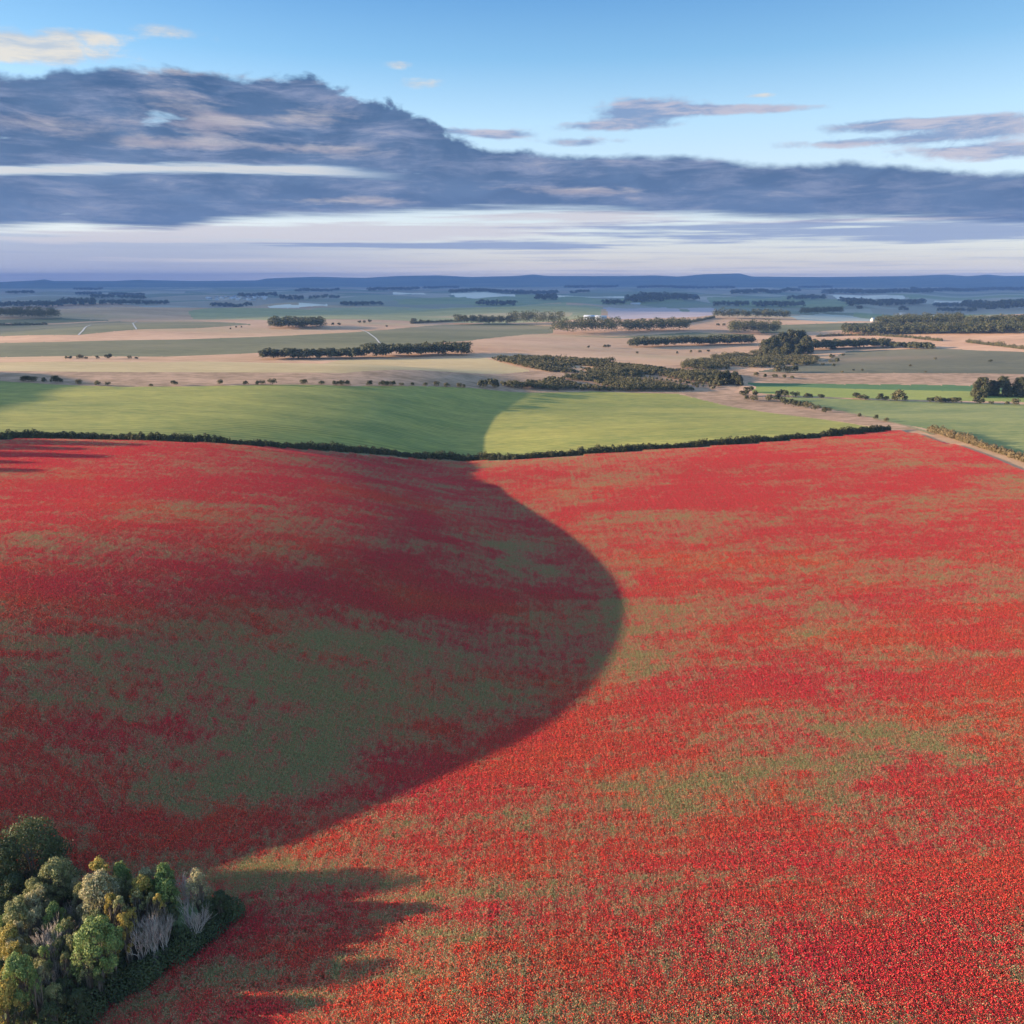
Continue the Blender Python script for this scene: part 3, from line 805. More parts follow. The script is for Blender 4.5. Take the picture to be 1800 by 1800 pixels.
# chalk tracks
def strip(name, pts, width, mat, label, dz=0.15):
    p = plan(pts)
    seg = np.concatenate([[0], np.cumsum(np.hypot(*np.diff(p, axis=0).T))])
    s = np.linspace(0, seg[-1], max(8, int(seg[-1] / 6)))
    x = np.interp(s, seg, p[:, 0]); y = np.interp(s, seg, p[:, 1])
    dx, dy = np.gradient(x), np.gradient(y); n = np.hypot(dx, dy); nx, ny = -dy / n, dx / n
    V = []
    for k in (-0.5, 0.5):
        xx, yy = x + nx * width * k, y + ny * width * k
        V.append(np.stack([xx, yy, H(xx, yy) + dz], -1))
    n = len(s); V = np.concatenate(V); i = np.arange(n - 1)
    tag(obj(name, mesh_np(name, V, np.stack([i, i + 1, n + i + 1, n + i], -1), mat)), label, kind='structure')


strip('track', [(634, 579), (646, 584), (660, 594), (668, 604), (676, 609), (684, 612)], 1.5, M('chalk'), 'white chalk track curving down the dark slope')
strip('track', [(138, 589), (146, 581), (152, 574), (160, 571)], 1.8, M('chalk'), 'white chalk track at the left')
strip('track', [(240, 579), (236, 573), (233, 568), (240, 565)], 1.6, M('chalk'), 'small white chalk track on the far slope')
strip('track', [(1345, 698), (1410, 709), (1480, 722), (1560, 741), (1612, 754), (1640, 764)], 1.6, M('verge'), 'worn path between the two green fields', 0.1)

# ------------------------------------------------------------------ poppies: one mass of plants
def build_poppies():
    rng = np.random.default_rng(5)
    S = 3.0
    Vs, Fs, rn, pt, tn = [], [], [], [], []; n0 = 0
    NB, NP = 1200, 1500
    bx, by = rng.uniform(-S / 2, S / 2, NB) * 1.04, rng.uniform(-S / 2, S / 2, NB) * 1.04
    h = rng.uniform(0.34, 0.68, NB); th = rng.uniform(0, 2 * PI, NB); w = rng.uniform(0.018, 0.04, NB)
    lx, ly = rng.normal(0, 0.11, NB), rng.normal(0, 0.11, NB)
    A = np.stack([bx - np.cos(th) * w, by - np.sin(th) * w, np.full(NB, -0.05)], -1)
    B = np.stack([bx + np.cos(th) * w, by + np.sin(th) * w, np.full(NB, -0.05)], -1)
    C = np.stack([bx + lx, by + ly, h], -1)
    Vs.append(np.stack([A, B, C], 1).reshape(-1, 3)); Fs.append(np.arange(3 * NB).reshape(-1, 3)); n0 = 3 * NB
    rn.append(np.zeros(3 * NB)); pt.append(np.zeros(3 * NB)); tn.append(np.repeat(rng.random(NB), 3))
    px, py = rng.uniform(-S / 2, S / 2, NP) * 1.03, rng.uniform(-S / 2, S / 2, NP) * 1.03
    pz = rng.uniform(0.40, 0.62, NP); r = rng.uniform(0.030, 0.050, NP); tone = rng.random(NP); rv = rng.random(NP)
    tilt = rng.normal(0, 0.35, (NP, 2))
    ph = rng.uniform(0, 2 * PI, NP)
    vv = [np.stack([px, py, pz - r * 0.55], -1)]
    for k in range(4):
        a = ph + k * PI / 2; ox, oy = np.cos(a) * r, np.sin(a) * r
        vv.append(np.stack([px + ox, py + oy, pz + ox * tilt[:, 0] + oy * tilt[:, 1]], -1))
    vv = np.stack(vv, 1)
    Vs.append(vv.reshape(-1, 3)); base = n0 + 5 * np.arange(NP)
    for k in range(4):
        Fs.append(np.stack([base, base + 1 + k, base + 1 + (k + 1) % 4], -1))
    rn.append(np.repeat(rv, 5)); pt.append(np.ones(5 * NP)); tn.append(np.repeat(tone, 5))
    V = np.concatenate(Vs); nv = len(V)
    gx, gy = np.meshgrid(np.arange(-236, 190, S * 0.98), np.arange(15, 306, S * 0.98))
    gx = gx.ravel() + rng.uniform(-0.1, 0.1, gx.size); gy = gy.ravel() + rng.uniform(-0.1, 0.1, gy.size)
    shrink = inside(poppy_poly, gx, gy + 1.2) & inside(poppy_poly, gx + 1.5, gy) & ~(inside(copse_poly, gx, gy) & inside(copse_poly, gx, gy + 2.6) & inside(copse_poly, gx + 1.0, gy))
    azm = np.degrees(np.arctan2(gx, gy)); shrink &= (np.abs(azm) < 50) | ((gx > 0) & (azm < 78)) | ((gy < 90) & (np.abs(azm) < 66))
    gx, gy = gx[shrink], gy[shrink]; gz = H(gx, gy)
    sx = (H(gx + 1, gy) - H(gx - 1, gy)) / 2; sy = (H(gx, gy + 1) - H(gx, gy - 1)) / 2
    from mathutils import Matrix
    rot = np.zeros((len(gx), 3))
    for i in range(len(gx)):
        n = Vector((-sx[i], -sy[i], 1)).normalized()
        q = Vector((0, 0, 1)).rotation_difference(n) @ Matrix.Rotation(PI / 2 * int(rng.integers(4)), 3, 'Z').to_quaternion()
        e = q.to_euler(); rot[i] = (e.x, e.y, e.z)
    P = np.stack([gx, gy, gz], -1)
    npn = len(P)
    print("poppy patches", npn)
    me = mesh_np('poppies', np.vstack([V, P]), np.concatenate(Fs), M('poppy_plants'),
                 {'rnd': np.concatenate(rn + [np.zeros(npn)]), 'petal': np.concatenate(pt + [np.zeros(npn)]), 'tone': np.concatenate(tn + [np.zeros(npn)])})
    a = me.attributes.new('spot', 'BOOLEAN', 'POINT'); a.data.foreach_set('value', np.concatenate([np.zeros(nv, bool), np.ones(npn, bool)]))
    a = me.attributes.new('rot', 'FLOAT_VECTOR', 'POINT'); a.data.foreach_set('vector', np.vstack([np.zeros((nv, 3)), rot]).astype(np.float32).ravel())
    o = obj('poppies', me)
    tag(o, 'red poppies and seeding grass covering the near field', 'poppies', kind='stuff')
    g = bpy.data.node_groups.new("spread the poppies", 'GeometryNodeTree')
    g.interface.new_socket("Geometry", in_out='INPUT', socket_type='NodeSocketGeometry')
    g.interface.new_socket("Geometry", in_out='OUTPUT', socket_type='NodeSocketGeometry')
    gi = g.nodes.new('NodeGroupInput'); go = g.nodes.new('NodeGroupOutput')
    na = g.nodes.new('GeometryNodeInputNamedAttribute'); na.data_type = 'BOOLEAN'; na.inputs['Name'].default_value = 'spot'
    nr = g.nodes.new('GeometryNodeInputNamedAttribute'); nr.data_type = 'FLOAT_VECTOR'; nr.inputs['Name'].default_value = 'rot'
    sp = g.nodes.new('GeometryNodeSeparateGeometry'); sp.domain = 'POINT'
    mp = g.nodes.new('GeometryNodeMeshToPoints')
    ip = g.nodes.new('GeometryNodeInstanceOnPoints')
    L = g.links.new
    L(gi.outputs[0], sp.inputs['Geometry']); L(na.outputs['Attribute'], sp.inputs['Selection'])
    L(sp.outputs['Selection'], mp.inputs['Mesh'])
    L(mp.outputs[0], ip.inputs['Points']); L(sp.outputs['Inverted'], ip.inputs['Instance']); L(nr.outputs['Attribute'], ip.inputs['Rotation'])
    L(ip.outputs[0], go.inputs[0])
    md = o.modifiers.new("spread", 'NODES'); md.node_group = g


build_poppies()

# ------------------------------------------------------------------ hedges
def hedge(pts_plan, height, width, leaf, per_m, mat, label, seed, lump=0.25, name='hedge'):
    rng = np.random.default_rng(seed)
    p = np.asarray(pts_plan); seg = np.concatenate([[0], np.cumsum(np.hypot(*np.diff(p, axis=0).T))])
    g = Geo(); s = 0.0
    while s < seg[-1]:
        x, y = np.interp(s, seg, p[:, 0]), np.interp(s, seg, p[:, 1])
        x += rng.normal(0, width * 0.12); y += rng.normal(0, width * 0.12)
        hh = height * rng.uniform(1 - lump, 1 + lump) * (0.92 + 0.16 * math.sin(s / 7.3 + seed) + 0.10 * math.sin(s / 2.9)); w = width * rng.uniform(0.8, 1.15)
        step = w * rng.uniform(0.28, 0.5)
        n = int(per_m * step); g.base = rng.random()
        z = float(H(x, y))
        d = unit(rng, n); d[:, 2] = np.abs(d[:, 2])
        sh = 1 - np.abs(rng.normal(0, 0.14, n))
        C = np.array([x, y, z]) + np.stack([d[:, 0] * w * 0.5 * sh, d[:, 1] * w * 0.5 * sh, np.where(rng.random(n) < 0.45, rng.random(n) * 0.75, d[:, 2] ** 0.7) * hh * sh], -1)
        g.leaves(C, d + rng.normal(0, 0.5, (n, 3)), leaf * rng.uniform(0.6, 1.4, n), rng)
        s += step
    o = obj(name, g.mesh(name, M(mat)))
    return tag(o, label, 'hedge')


hedge(h1ext[:], 2.4, 2.3, 0.42, 300, 'leaf_hedge', 'long dark clipped hedge between the poppies and the green field', 11)
hedge(plan([(1634, 758), (1680, 772), (1740, 791), (1800, 811), (1900, 850)]), 2.7, 2.2, 0.40, 260, 'leaf_brown', 'brown hedge along the right side of the poppy field', 12)
hedge(plan([(120, 1815), (190, 1768), (260, 1722), (320, 1686), (370, 1652), (404, 1624), (398, 1612)]), 2.5, 2.8, 0.19, 1500, 'leaf_dark', 'thick dark hedge wrapping the near edge of the copse', 13, 0.2)
FARH = [([(1435, 592), (1480, 590), (1540, 590), (1600, 594), (1655, 600)], 3.0, 'leaf_scrub', 'long low hedgerow on the pink slope below the right hand wood'),
        ([(1700, 602), (1750, 608), (1800, 614), (1860, 620)], 3.2, 'leaf_scrub', 'dark hedgerow near the right edge above the grey green slope'),
        ([(1190, 571), (1230, 564), (1255, 559)], 4.0, 'leaf_wood', 'dark hedgerow rising to the line of tall trees'),
        ([(722, 569), (760, 567), (800, 565)], 3.5, 'leaf_wood', 'thin row of trees tapering off the centre wood'),
        ([(905, 627), (960, 629), (1010, 632), (1080, 634)], 2.2, 'leaf_scrub', 'low hedgerow above the scrub on the pink field'),
        ([(0, 572), (30, 572), (70, 571), (82, 571)], 3.5, 'leaf_wood', 'low hedgerow at the left edge beyond the dark turf')]
for k, (pp, hh, mt, lb) in enumerate(FARH): hedge(plan(pp), hh, hh * 1.1, 0.9, 46, mt, lb, 30 + k, 0.45)

# ------------------------------------------------------------------ woods and scrub (read as masses)
def far_tree(g, x, y, z, h, w, leaf, n, rng):
    k = max(3, n // 24); g.base = rng.random()
    for q in range(k):
        a = rng.uniform(0, 2 * PI); rr = w * 0.5 * math.sqrt(rng.random()) * 0.75
        zz = h * rng.uniform(0.32, 0.80) if q else h * 0.78
        if q == 0: rr *= 0.3
        blob_leaves(g, (x + rr * math.cos(a), y + rr * math.sin(a), z + zz), w * rng.uniform(0.24, 0.36), n // k, leaf, rng, 0.8)


def wood(poly_px, label, h, w, leaf, n, dens, mat, seed, name='wood', plan_poly=None, hvar=0.2):
    """poly_px: outline of the wood's ground on the photo"""
    rng = np.random.default_rng(seed)
    poly = plan(poly_px) if plan_poly is None else plan_poly
    x0, y0 = poly.min(0); x1, y1 = poly.max(0)
    step = w * dens
    gx, gy = np.meshgrid(np.arange(x0, x1 + step, step), np.arange(y0, y1 + step, step))
    gx = gx.ravel() + rng.uniform(-0.4, 0.4, gx.size) * step; gy = gy.ravel() + rng.uniform(-0.4, 0.4, gy.size) * step
    ok = inside(poly, gx, gy); gx, gy = gx[ok], gy[ok]
    if len(gx) < 3:
        t = np.linspace(0.1, 0.9, 6); gx = x0 + (x1 - x0) * t; gy = np.full(6, (y0 + y1) / 2)
    size = np.ones(len(gx))
    if name == 'scrub':                  # thickets with openings between them
        nz = np.sin(gx / 9.1 + 1.3 * np.sin(gy / 13.0)) + np.sin(gy / 11.7 + 1.7 * np.sin(gx / 17.0)) + 0.8 * np.sin(gx / 4.3 + gy / 5.1)
        keep = nz + rng.normal(0, 0.5, len(gx)) > -0.75
        gx, gy = gx[keep], gy[keep]; size = np.clip(0.85 + 0.25 * nz[keep], 0.45, 1.5)
    g = Geo()
    for x, y, z, q in zip(gx, gy, H(gx, gy), size):
        far_tree(g, x, y, z, q * h * rng.uniform(1 - hvar, 1 + hvar), q * w * rng.uniform(0.8, 1.2), leaf, n, rng)
    return tag(obj(name, g.mesh(name, M(mat))), label, name if name == 'scrub' else 'wood', kind='stuff')


def belt(x0, x1, yb0, yb1, depth):
    """ground outline of a wood whose foot runs from (x0,yb0) to (x1,yb1) on the photo, depth in metres"""
    p = plan([(x0, yb0), ((x0 + x1) / 2, (yb0 + yb1) / 2), (x1, yb1)])
    q = p * (1 + depth / np.hypot(p[:, 0], p[:, 1]))[:, None]
    return np.vstack([p, q[::-1]])


WOODS = [  # x0, x1, foot y0, y1, depth m, tree height, label
    (460, 640, 633, 631, 14, 7.0, 'long dark shelter belt on the pink fields left of centre', 0),
    (640, 822, 631, 625, 22, 9.0, 'taller right end of the dark shelter belt left of centre', 0),
    (476, 568, 579, 578, 60, 11, 'small rounded wood alone on the pink hill left of centre', 0),
    (800, 905, 570, 572, 30, 12, 'straggling wood joining the taller block beyond the dark field', 0),
    (895, 988, 572, 574, 45, 18, 'tall square ended wood beyond the dark field', 0),
    (975, 1090, 589, 588, 55, 17, 'near end of the long wood right of centre', 0),
    (1090, 1212, 587, 583, 45, 14, 'far end of the long wood right of centre', 0),
    (1108, 1328, 611, 606, 22, 8.5, 'long low plantation in front of the green hollow', 0),
    (1284, 1366, 588, 589, 60, 14, 'rounded wood behind the big dark clump', 0),
    (1253, 1386, 560.5, 562, 25, 14, 'line of tall even trees on the pale ridge', 0),
    (1408, 1480, 553, 552, 60, 15, 'rounded dark wood between pale far fields', 0),
    (1482, 1800, 589, 588, 60, 10, 'lower edge of the big wood on the right', 0),
    (1540, 1690, 581, 576, 90, 14, 'rising back part of the big wood on the right', 0),
    (1690, 1860, 580, 577, 70, 12, 'far right part of the big wood', 0),
    (1428, 1560, 617, 612, 25, 8, 'dark belt of trees just right of the big clump', 0),
    (1560, 1640, 612, 614, 12, 5, 'low tapering end of the belt right of the big clump', 0),
    (-10, 104, 561, 562, 55, 15, 'dark square wood at the left edge', 0),
    # the distant plain
    (0, 110, 541, 540, 80, 16, 'far belt of trees at the left edge', 1), (112, 172, 538, 538, 110, 20, 'dark far wood left of the long tree belt', 1),
    (176, 296, 537, 535, 60, 14, 'long far tree belt on the left plain', 1), (14, 60, 517, 517, 60, 18, 'tiny wood high on the left plain', 1),
    (132, 178, 519, 519, 60, 18, 'short wood high on the left plain', 1), (158, 200, 525, 525, 60, 16, 'lower short wood on the left plain', 1),
    (192, 253, 520, 520, 60, 18, 'long narrow wood on the left plain', 1), (208, 254, 526, 526, 60, 16, 'narrow wood under the long one on the left plain', 1),
    (130, 182, 510, 510, 60, 20, 'dim wood near the left hills', 1), (372, 442, 540, 540, 50, 14, 'far trees below the white village', 1),
    (418, 490, 523, 522, 80, 22, 'dark wood just above the white village', 1), (490, 534, 527, 529, 70, 18, 'sloping wood right of the white village', 1),
    (520, 597, 515, 511, 80, 22, 'wood above and right of the white village', 1), (546, 598, 527, 523, 50, 18, 'thin slanting wood right of the village', 1),
    (646, 736, 513, 509, 120, 24, 'far wood on the plain left of centre', 1), (742, 806, 508, 507, 80, 24, 'flat far wood on the plain near the centre', 1),
    (790, 980, 516, 517, 110, 22, 'longest dark wood on the central plain', 1), (942, 978, 528, 528, 110, 26, 'square wood hanging below the longest wood', 1),
    (838, 905, 538, 538, 70, 20, 'low wood above the striped sage field', 1), (600, 672, 538, 537, 60, 14, 'low far wood above the left sage field', 1),
    (994, 1086, 507, 506, 100, 28, 'dark strip wood below the hills right of centre', 1), (1002, 1036, 515, 515, 70, 18, 'small block wood under the strip wood', 1),
    (1120, 1225, 507, 507, 90, 26, 'second dark strip wood below the hills', 1), (1102, 1225, 533, 529, 200, 26, 'broad far wood above the pale ploughland', 1),
    (1060, 1100, 536, 536, 60, 16, 'small far wood left of the barn', 1), (1180, 1292, 507, 508, 90, 24, 'strip wood on the right plain', 1),
    (1285, 1406, 519, 513, 150, 24, 'wide dark wood on the right plain', 1), (1404, 1462, 507, 507, 80, 24, 'short strip wood on the right plain', 1),
    (1445, 1640, 518, 516, 150, 26, 'long dark forest edge on the right plain', 1), (1600, 1850, 512, 512, 150, 26, 'darkest forest band at the right edge of the plain', 1),
    (1384, 1452, 528, 527, 80, 20, 'round far wood above the green slope', 1), (1476, 1516, 531, 534, 60, 18, 'small wood under the pale right hand field', 1),
    (1490, 1625, 541, 537, 110, 22, 'dark wood between the right hand meadows', 1), (1255, 1318, 539, 539, 50, 16, 'row of far trees at the foot of the green slope', 1),
    (1325, 1412, 541, 541, 80, 18, 'rough far copse below the green slope', 1), (1640, 1700, 540, 540, 60, 14, 'low trees left of the right hand park', 1),
    (1695, 1850, 542, 546, 220, 24, 'large parkland trees at the right edge of the plain', 1), (1645, 1720, 548, 549, 40, 12, 'line of far trees by the right hand meadow', 1),
]
for k, (xa, xb, ya, yb, dp, hh, lb, far) in enumerate(WOODS):
    poly = belt(xa, xb, ya, yb, dp)
    if far: wood(None, lb, hh, hh * 1.2, hh * 0.32, 60, 0.8, 'leaf_far', 200 + k, plan_poly=poly, hvar=0.25)
    else: wood(None, lb, hh, hh * 0.85, 1.25, 190, 0.62, 'leaf_wood', 200 + k, plan_poly=poly, hvar=0.22)

SCRUB = [([(862, 632), (900, 628), (1000, 634), (1100, 641), (1190, 648), (1120, 655), (1020, 656), (960, 654), (930, 647)], 2.3, 'low scrub spreading over the pink field right of centre'),
         ([(1010, 662), (1090, 655), (1180, 652), (1260, 655), (1300, 668), (1250, 687), (1040, 687), (880, 680), (846, 677), (940, 673)], 2.6, 'dense scrub along the top of the green field'),
         ([(1190, 648), (1250, 632), (1330, 622), (1436, 632), (1434, 642), (1330, 647), (1240, 651)], 3.0, 'bushy scrub in front of the big dark clump')]
for k, (pp, hh, lb) in enumerate(SCRUB):
    wood(pp, lb, hh, hh * 1.35, 0.62, 110, 0.62, 'leaf_scrub', 400 + k, name='scrub', hvar=0.4)

# ------------------------------------------------------------------ single bushes
def bush_mesh(seed, h, w, leaf, n, mat, name='bush'):
    rng = np.random.default_rng(seed); g = Geo()
    k = 9
    for q in range(k):
        a = rng.uniform(0, 2 * PI); rr = w * 0.34 * math.sqrt(rng.random())
        blob_leaves(g, (rr * math.cos(a), rr * math.sin(a), h * (rng.uniform(0.25, 0.68) if q else 0.62)), w * rng.uniform(0.2, 0.32), n // k, leaf, rng, 0.95)
    return g.mesh(name, M(mat))


BM = [bush_mesh(60 + i, 2.6, 3.0, 0.42, 420, 'leaf_scrub') for i in range(3)] + [bush_mesh(70 + i, 2.6, 3.0, 0.42, 420, 'leaf_hedge') for i in range(3)]
rb = np.random.default_rng(77)
def bushes(lst, label, group, base=2.6):
    p = plan([(a[0], a[1]) for a in lst])
    for (x, y), a in zip(p, lst):
        hpx = a[2] if len(a) > 2 else 9
        dist = math.hypot(x, y); h = hpx / F * dist
        s = h / 2.6
        o = obj('bush', BM[int(rb.integers(6))], loc=(x, y, float(H(x, y)) - 0.1), rz=float(rb.uniform(0, 6.28)), scale=(s * rb.uniform(0.9, 1.3), s * rb.uniform(0.9, 1.3), s))
        tag(o, a[3] if len(a) > 3 else label, 'bush', group)


bushes([(41, 670), (50, 670), (60, 671), (77, 672), (97, 673, 12), (105, 673), (140, 676), (172, 678), (190, 678, 7), (265, 679, 5), (307, 677, 9), (387, 676, 9), (432, 676, 8), (453, 676, 8), (461, 676, 8),
        (479, 676, 11), (533, 676, 10), (565, 676, 8), (590, 677, 9), (600, 677, 10), (610, 677, 9), (650, 678, 10), (672, 678, 10), (680, 678, 10), (690, 678, 10), (706, 678, 6), (725, 678, 7), (748, 678, 7), (768, 679, 10),
        (785, 680, 9), (808, 681, 9), (816, 681, 7), (845, 681, 14), (854, 681, 14), (866, 681, 18), (874, 682, 10)],
       'small dark bush on the far edge of the long green field', 'bushes along the far edge of the green field')
bushes([(117, 631, 5), (124, 631, 5), (140, 631, 8), (152, 631, 4), (172, 631, 6), (191, 631, 9), (228, 631, 6), (240, 631, 4)],
       'small dark bush in the thin line on the left pink field', 'bushes in a thin line on the left pink field')
bushes([(1371, 697, 13), (1379, 698, 12), (1397, 698, 10), (1418, 699, 9), (1425, 699, 7), (1443, 700, 8), (1504, 701, 12), (1514, 703, 10), (1522, 703, 7), (1547, 704, 12), (1556, 704, 8), (1579, 705, 19, 'tallest bush in the gappy hedgerow across the right fields'),
        (1590, 705, 9), (1572, 705, 10), (1635, 707, 9), (1648, 708, 11), (1655, 708, 8), (1662, 708, 9), (1670, 708, 9), (1679, 709, 11), (1714, 709, 12), (1722, 710, 10), (1742, 711, 6), (1770, 711, 6), (1785, 713, 12)],
       'rounded bush in the gappy hedgerow across the right fields', 'bushes of the gappy hedgerow across the right fields')
bushes([(1308, 697, 13), (1316, 690, 12), (1328, 696, 11), (1312, 703, 9), (1325, 705, 10), (1352, 706, 13), (1366, 705, 14), (1375, 707, 10)],
       'dark bush on the rough ground at the corner of the green field', 'bushes on the rough corner above the green field')
bushes([(1380, 712, 12), (1390, 713, 12), (1398, 715, 12), (1406, 716, 11), (1413, 717, 12), (1420, 719, 13), (1434, 722, 11), (1450, 725, 11), (1458, 723, 7), (1510, 733, 8), (1540, 737, 8), (1558, 741, 7)],
       'bush beside the path between the two green fields', 'bushes along the path between the green fields')
bushes([(1368, 655, 15, 'widest bush of the scatter on the slope below the big clump'), (1385, 655, 12), (1398, 654, 11), (1330, 661, 8), (1345, 664, 7), (1362, 664, 7), (1378, 665, 7), (1392, 666, 6), (1462, 630, 8), (1472, 638, 9), (1460, 638, 6), (1446, 643, 5), (1466, 645, 6),
        (1480, 655, 4), (1500, 652, 4), (1515, 652, 4), (1482, 626, 5), (1644, 632, 4), (1740, 637, 5), (1600, 644, 4), (1627, 655, 3)],
       'low dark bush scattered on the grey green slope', 'bushes scattered on the grey green slope')
bushes([(1262, 573, 5), (1272, 573, 5), (1296, 573, 5), (1303, 573, 5), (1034, 612, 5), (1063, 611, 6), (1070, 611, 6), (1190, 622, 5), (1215, 620, 5), (1230, 620, 5), (1245, 619, 5), (1120, 622, 5), (728, 568, 9), (740, 567, 6)],
       'tiny far bush on the pink and dark fields', 'far bushes on the pink fields')
bushes([(680, 575, 4), (415, 576, 3), (425, 576, 3), (405, 579, 3), (585, 572, 5), (596, 572, 5), (632, 568, 5), (640, 568, 5), (650, 567, 6), (1510, 545, 8), (1585, 547, 9), (1594, 547, 6)],
       'speck of a bush on the far pale fields', 'far bushes on the pale fields')

# ------------------------------------------------------------------ trees with trunk and crown
def leafy(seed, h, w, stems, leaf, n, openness=0.0, tall=0.6, full=False):
    """multi stemmed tree: tapering limbs, crown of many leaf sprays.  returns (trunk Geo, crown Geo)"""
    rng = np.random.default_rng(seed); tr, cr = Geo(), Geo()
    nb = 64 if full else 46
    cents = []
    for q in range(nb):
        a = rng.uniform(0, 2 * PI); t = rng.random()
        zz = h * (1 - tall + tall * t ** (1.25 if full else 0.75))
        prof = math.sin(PI * min(1, (0.15 + 0.83 * (zz - h * (1 - tall)) / (h * tall)))) ** 0.7
        if full: prof = math.sqrt(max(0.05, 1 - (zz / h) ** 2.2))
        rr = w * 0.5 * prof * math.sqrt(rng.uniform(0.25, 1.0)) * 0.85
        cents.append((rr * math.cos(a), rr * math.sin(a), min(zz, h * 0.93)))
    cents.append((0, 0, h * 0.93)); cents = np.array(cents)
    for c in cents:
        if rng.random() < openness: continue
        blob_leaves(cr, c, w * (rng.uniform(0.10, 0.19) if full else rng.uniform(0.07, 0.17)), max(20, n // nb), leaf, rng, 1.1, 0.25, -0.75)
    r0 = 0.020 * h
    for s_ in range(stems):
        a = rng.uniform(0, 2 * PI); lean = rng.uniform(0.0, 0.16) * h if stems > 1 else 0.03 * h
        top = np.array([lean * math.cos(a), lean * math.sin(a), h * rng.uniform(0.75, 0.9)])
        k = np.linspace(0, 1, 6)[:, None]
        pts = k * top + np.sin(k * PI) * rng.normal(0, 0.02 * h, 3) * np.array([1, 1, 0]); pts[0] = (0.1 * math.cos(a), 0.1 * math.sin(a), -0.3)
        tr.tube(pts, np.linspace(r0, r0 * 0.25, 6), 6)
        for c in cents[rng.permutation(len(cents))[:14]]:
            b = pts[int(rng.integers(1, 5))]
            if c[2] < b[2]: continue
            mid = (b + c) / 2 + np.array([0, 0, 0.05 * h])
            tr.tube(np.array([b, mid, c]), np.array([r0 * 0.35, r0 * 0.22, r0 * 0.08]), 4)
    return tr, cr


def bare(seed, h, spread, stems=3):
    """leafless tree: upright forks ending in a fan of fine twigs"""
    rng = np.random.default_rng(seed); trunk, twigs = Geo(), Geo()
    def grow(p, d, ln, r, lev, g):
        q = p + d * ln; mid = (p + q) / 2 + rng.normal(0, 0.03 * ln, 3)
        (trunk if lev < 2 else twigs).tube(np.array([p, mid, q]), np.array([r, r * 0.85, r * 0.7]), 5 if lev < 2 else 3)
        if lev >= 5: return
        for _ in range(2 if lev < 1 else int(rng.integers(2, 4))):
            nd = d + rng.normal(0, 0.17 + 0.035 * lev, 3) * spread; nd[2] = abs(nd[2]) + 0.22; nd /= np.linalg.norm(nd)
            grow(p + (q - p) * rng.uniform(0.75, 1.0), nd, ln * rng.uniform(0.66, 0.86), r * 0.62, lev + 1, g)
    for s_ in range(stems):
        d = np.array([rng.normal(0, 0.13) * spread, rng.normal(0, 0.13) * spread, 1.0]); d /= np.linalg.norm(d)
        grow(np.array([rng.normal(0, 0.18), rng.normal(0, 0.18), -0.3]), d, h * 0.27, 0.0105 * h, 0, None)
    return trunk, twigs


PROTO = {}
def proto(kind):
    if kind in PROTO: return PROTO[kind]
    if kind.startswith('bare'):
        i = int(kind[4:]); t, c = bare(500 + i, 7.5, [0.9, 1.2, 0.7, 1.0][i], [4, 5, 7, 3][i])
        PROTO[kind] = (t.mesh('trunk', M('bark_pale')), c.mesh('twigs', M('bark_pale')), 7.5)
    elif kind.startswith('far'):
        i = int(kind[3:]); t, c = leafy(600 + i, 10, 9.5, 1, 0.60, 9500, 0.0, 0.97, True)
        PROTO[kind] = (t.mesh('trunk', M('bark')), c.mesh('crown', M('leaf_wood')), 10)
    else:
        cfg = {'round': (7.0, 3.9, 3, 0.17, 10000, 0.05, 0.62), 'wide': (7.5, 4.9, 4, 0.17, 12000, 0.10, 0.58), 'slim': (7.5, 2.4, 3, 0.16, 5200, 0.15, 0.52),
               'thin': (7.5, 3.4, 6, 0.15, 4200, 0.3, 0.50), 'tuft': (7.5, 2.0, 6, 0.15, 2600, 0.25, 0.36), 'big': (11.0, 10.0, 2, 0.26, 19000, 0.0, 0.94, True)}[kind]
        t, c = leafy(540 + len(PROTO), *cfg)
        PROTO[kind] = (t.mesh('trunk', M('bark')), c.mesh('crown', M('leaf_green')), cfg[0])
    return PROTO[kind]


rt = np.random.default_rng(91)
def tree(kind, x, y, h, label, group=None, mat=None, name='tree', wide=1.0, bark=None):
    t, c, h0 = proto(kind); s = h / h0
    e = bpy.data.objects.new(name, None); COL.objects.link(e); e.empty_display_size = 0.5
    e.location = (x, y, float(H(x, y))); e.rotation_euler = (0, 0, float(rt.uniform(0, 6.28))); e.scale = (s * wide, s * wide, s)
    tag(e, label, 'tree', group)
    to = obj('trunk', t, e); co = obj('twigs' if kind.startswith('bare') else 'crown', c, e)
    for o, m in ((co, mat), (to, bark)):
        if m:
            o.material_slots[0].link = 'OBJECT'; o.material_slots[0].material = M(m)
    return e


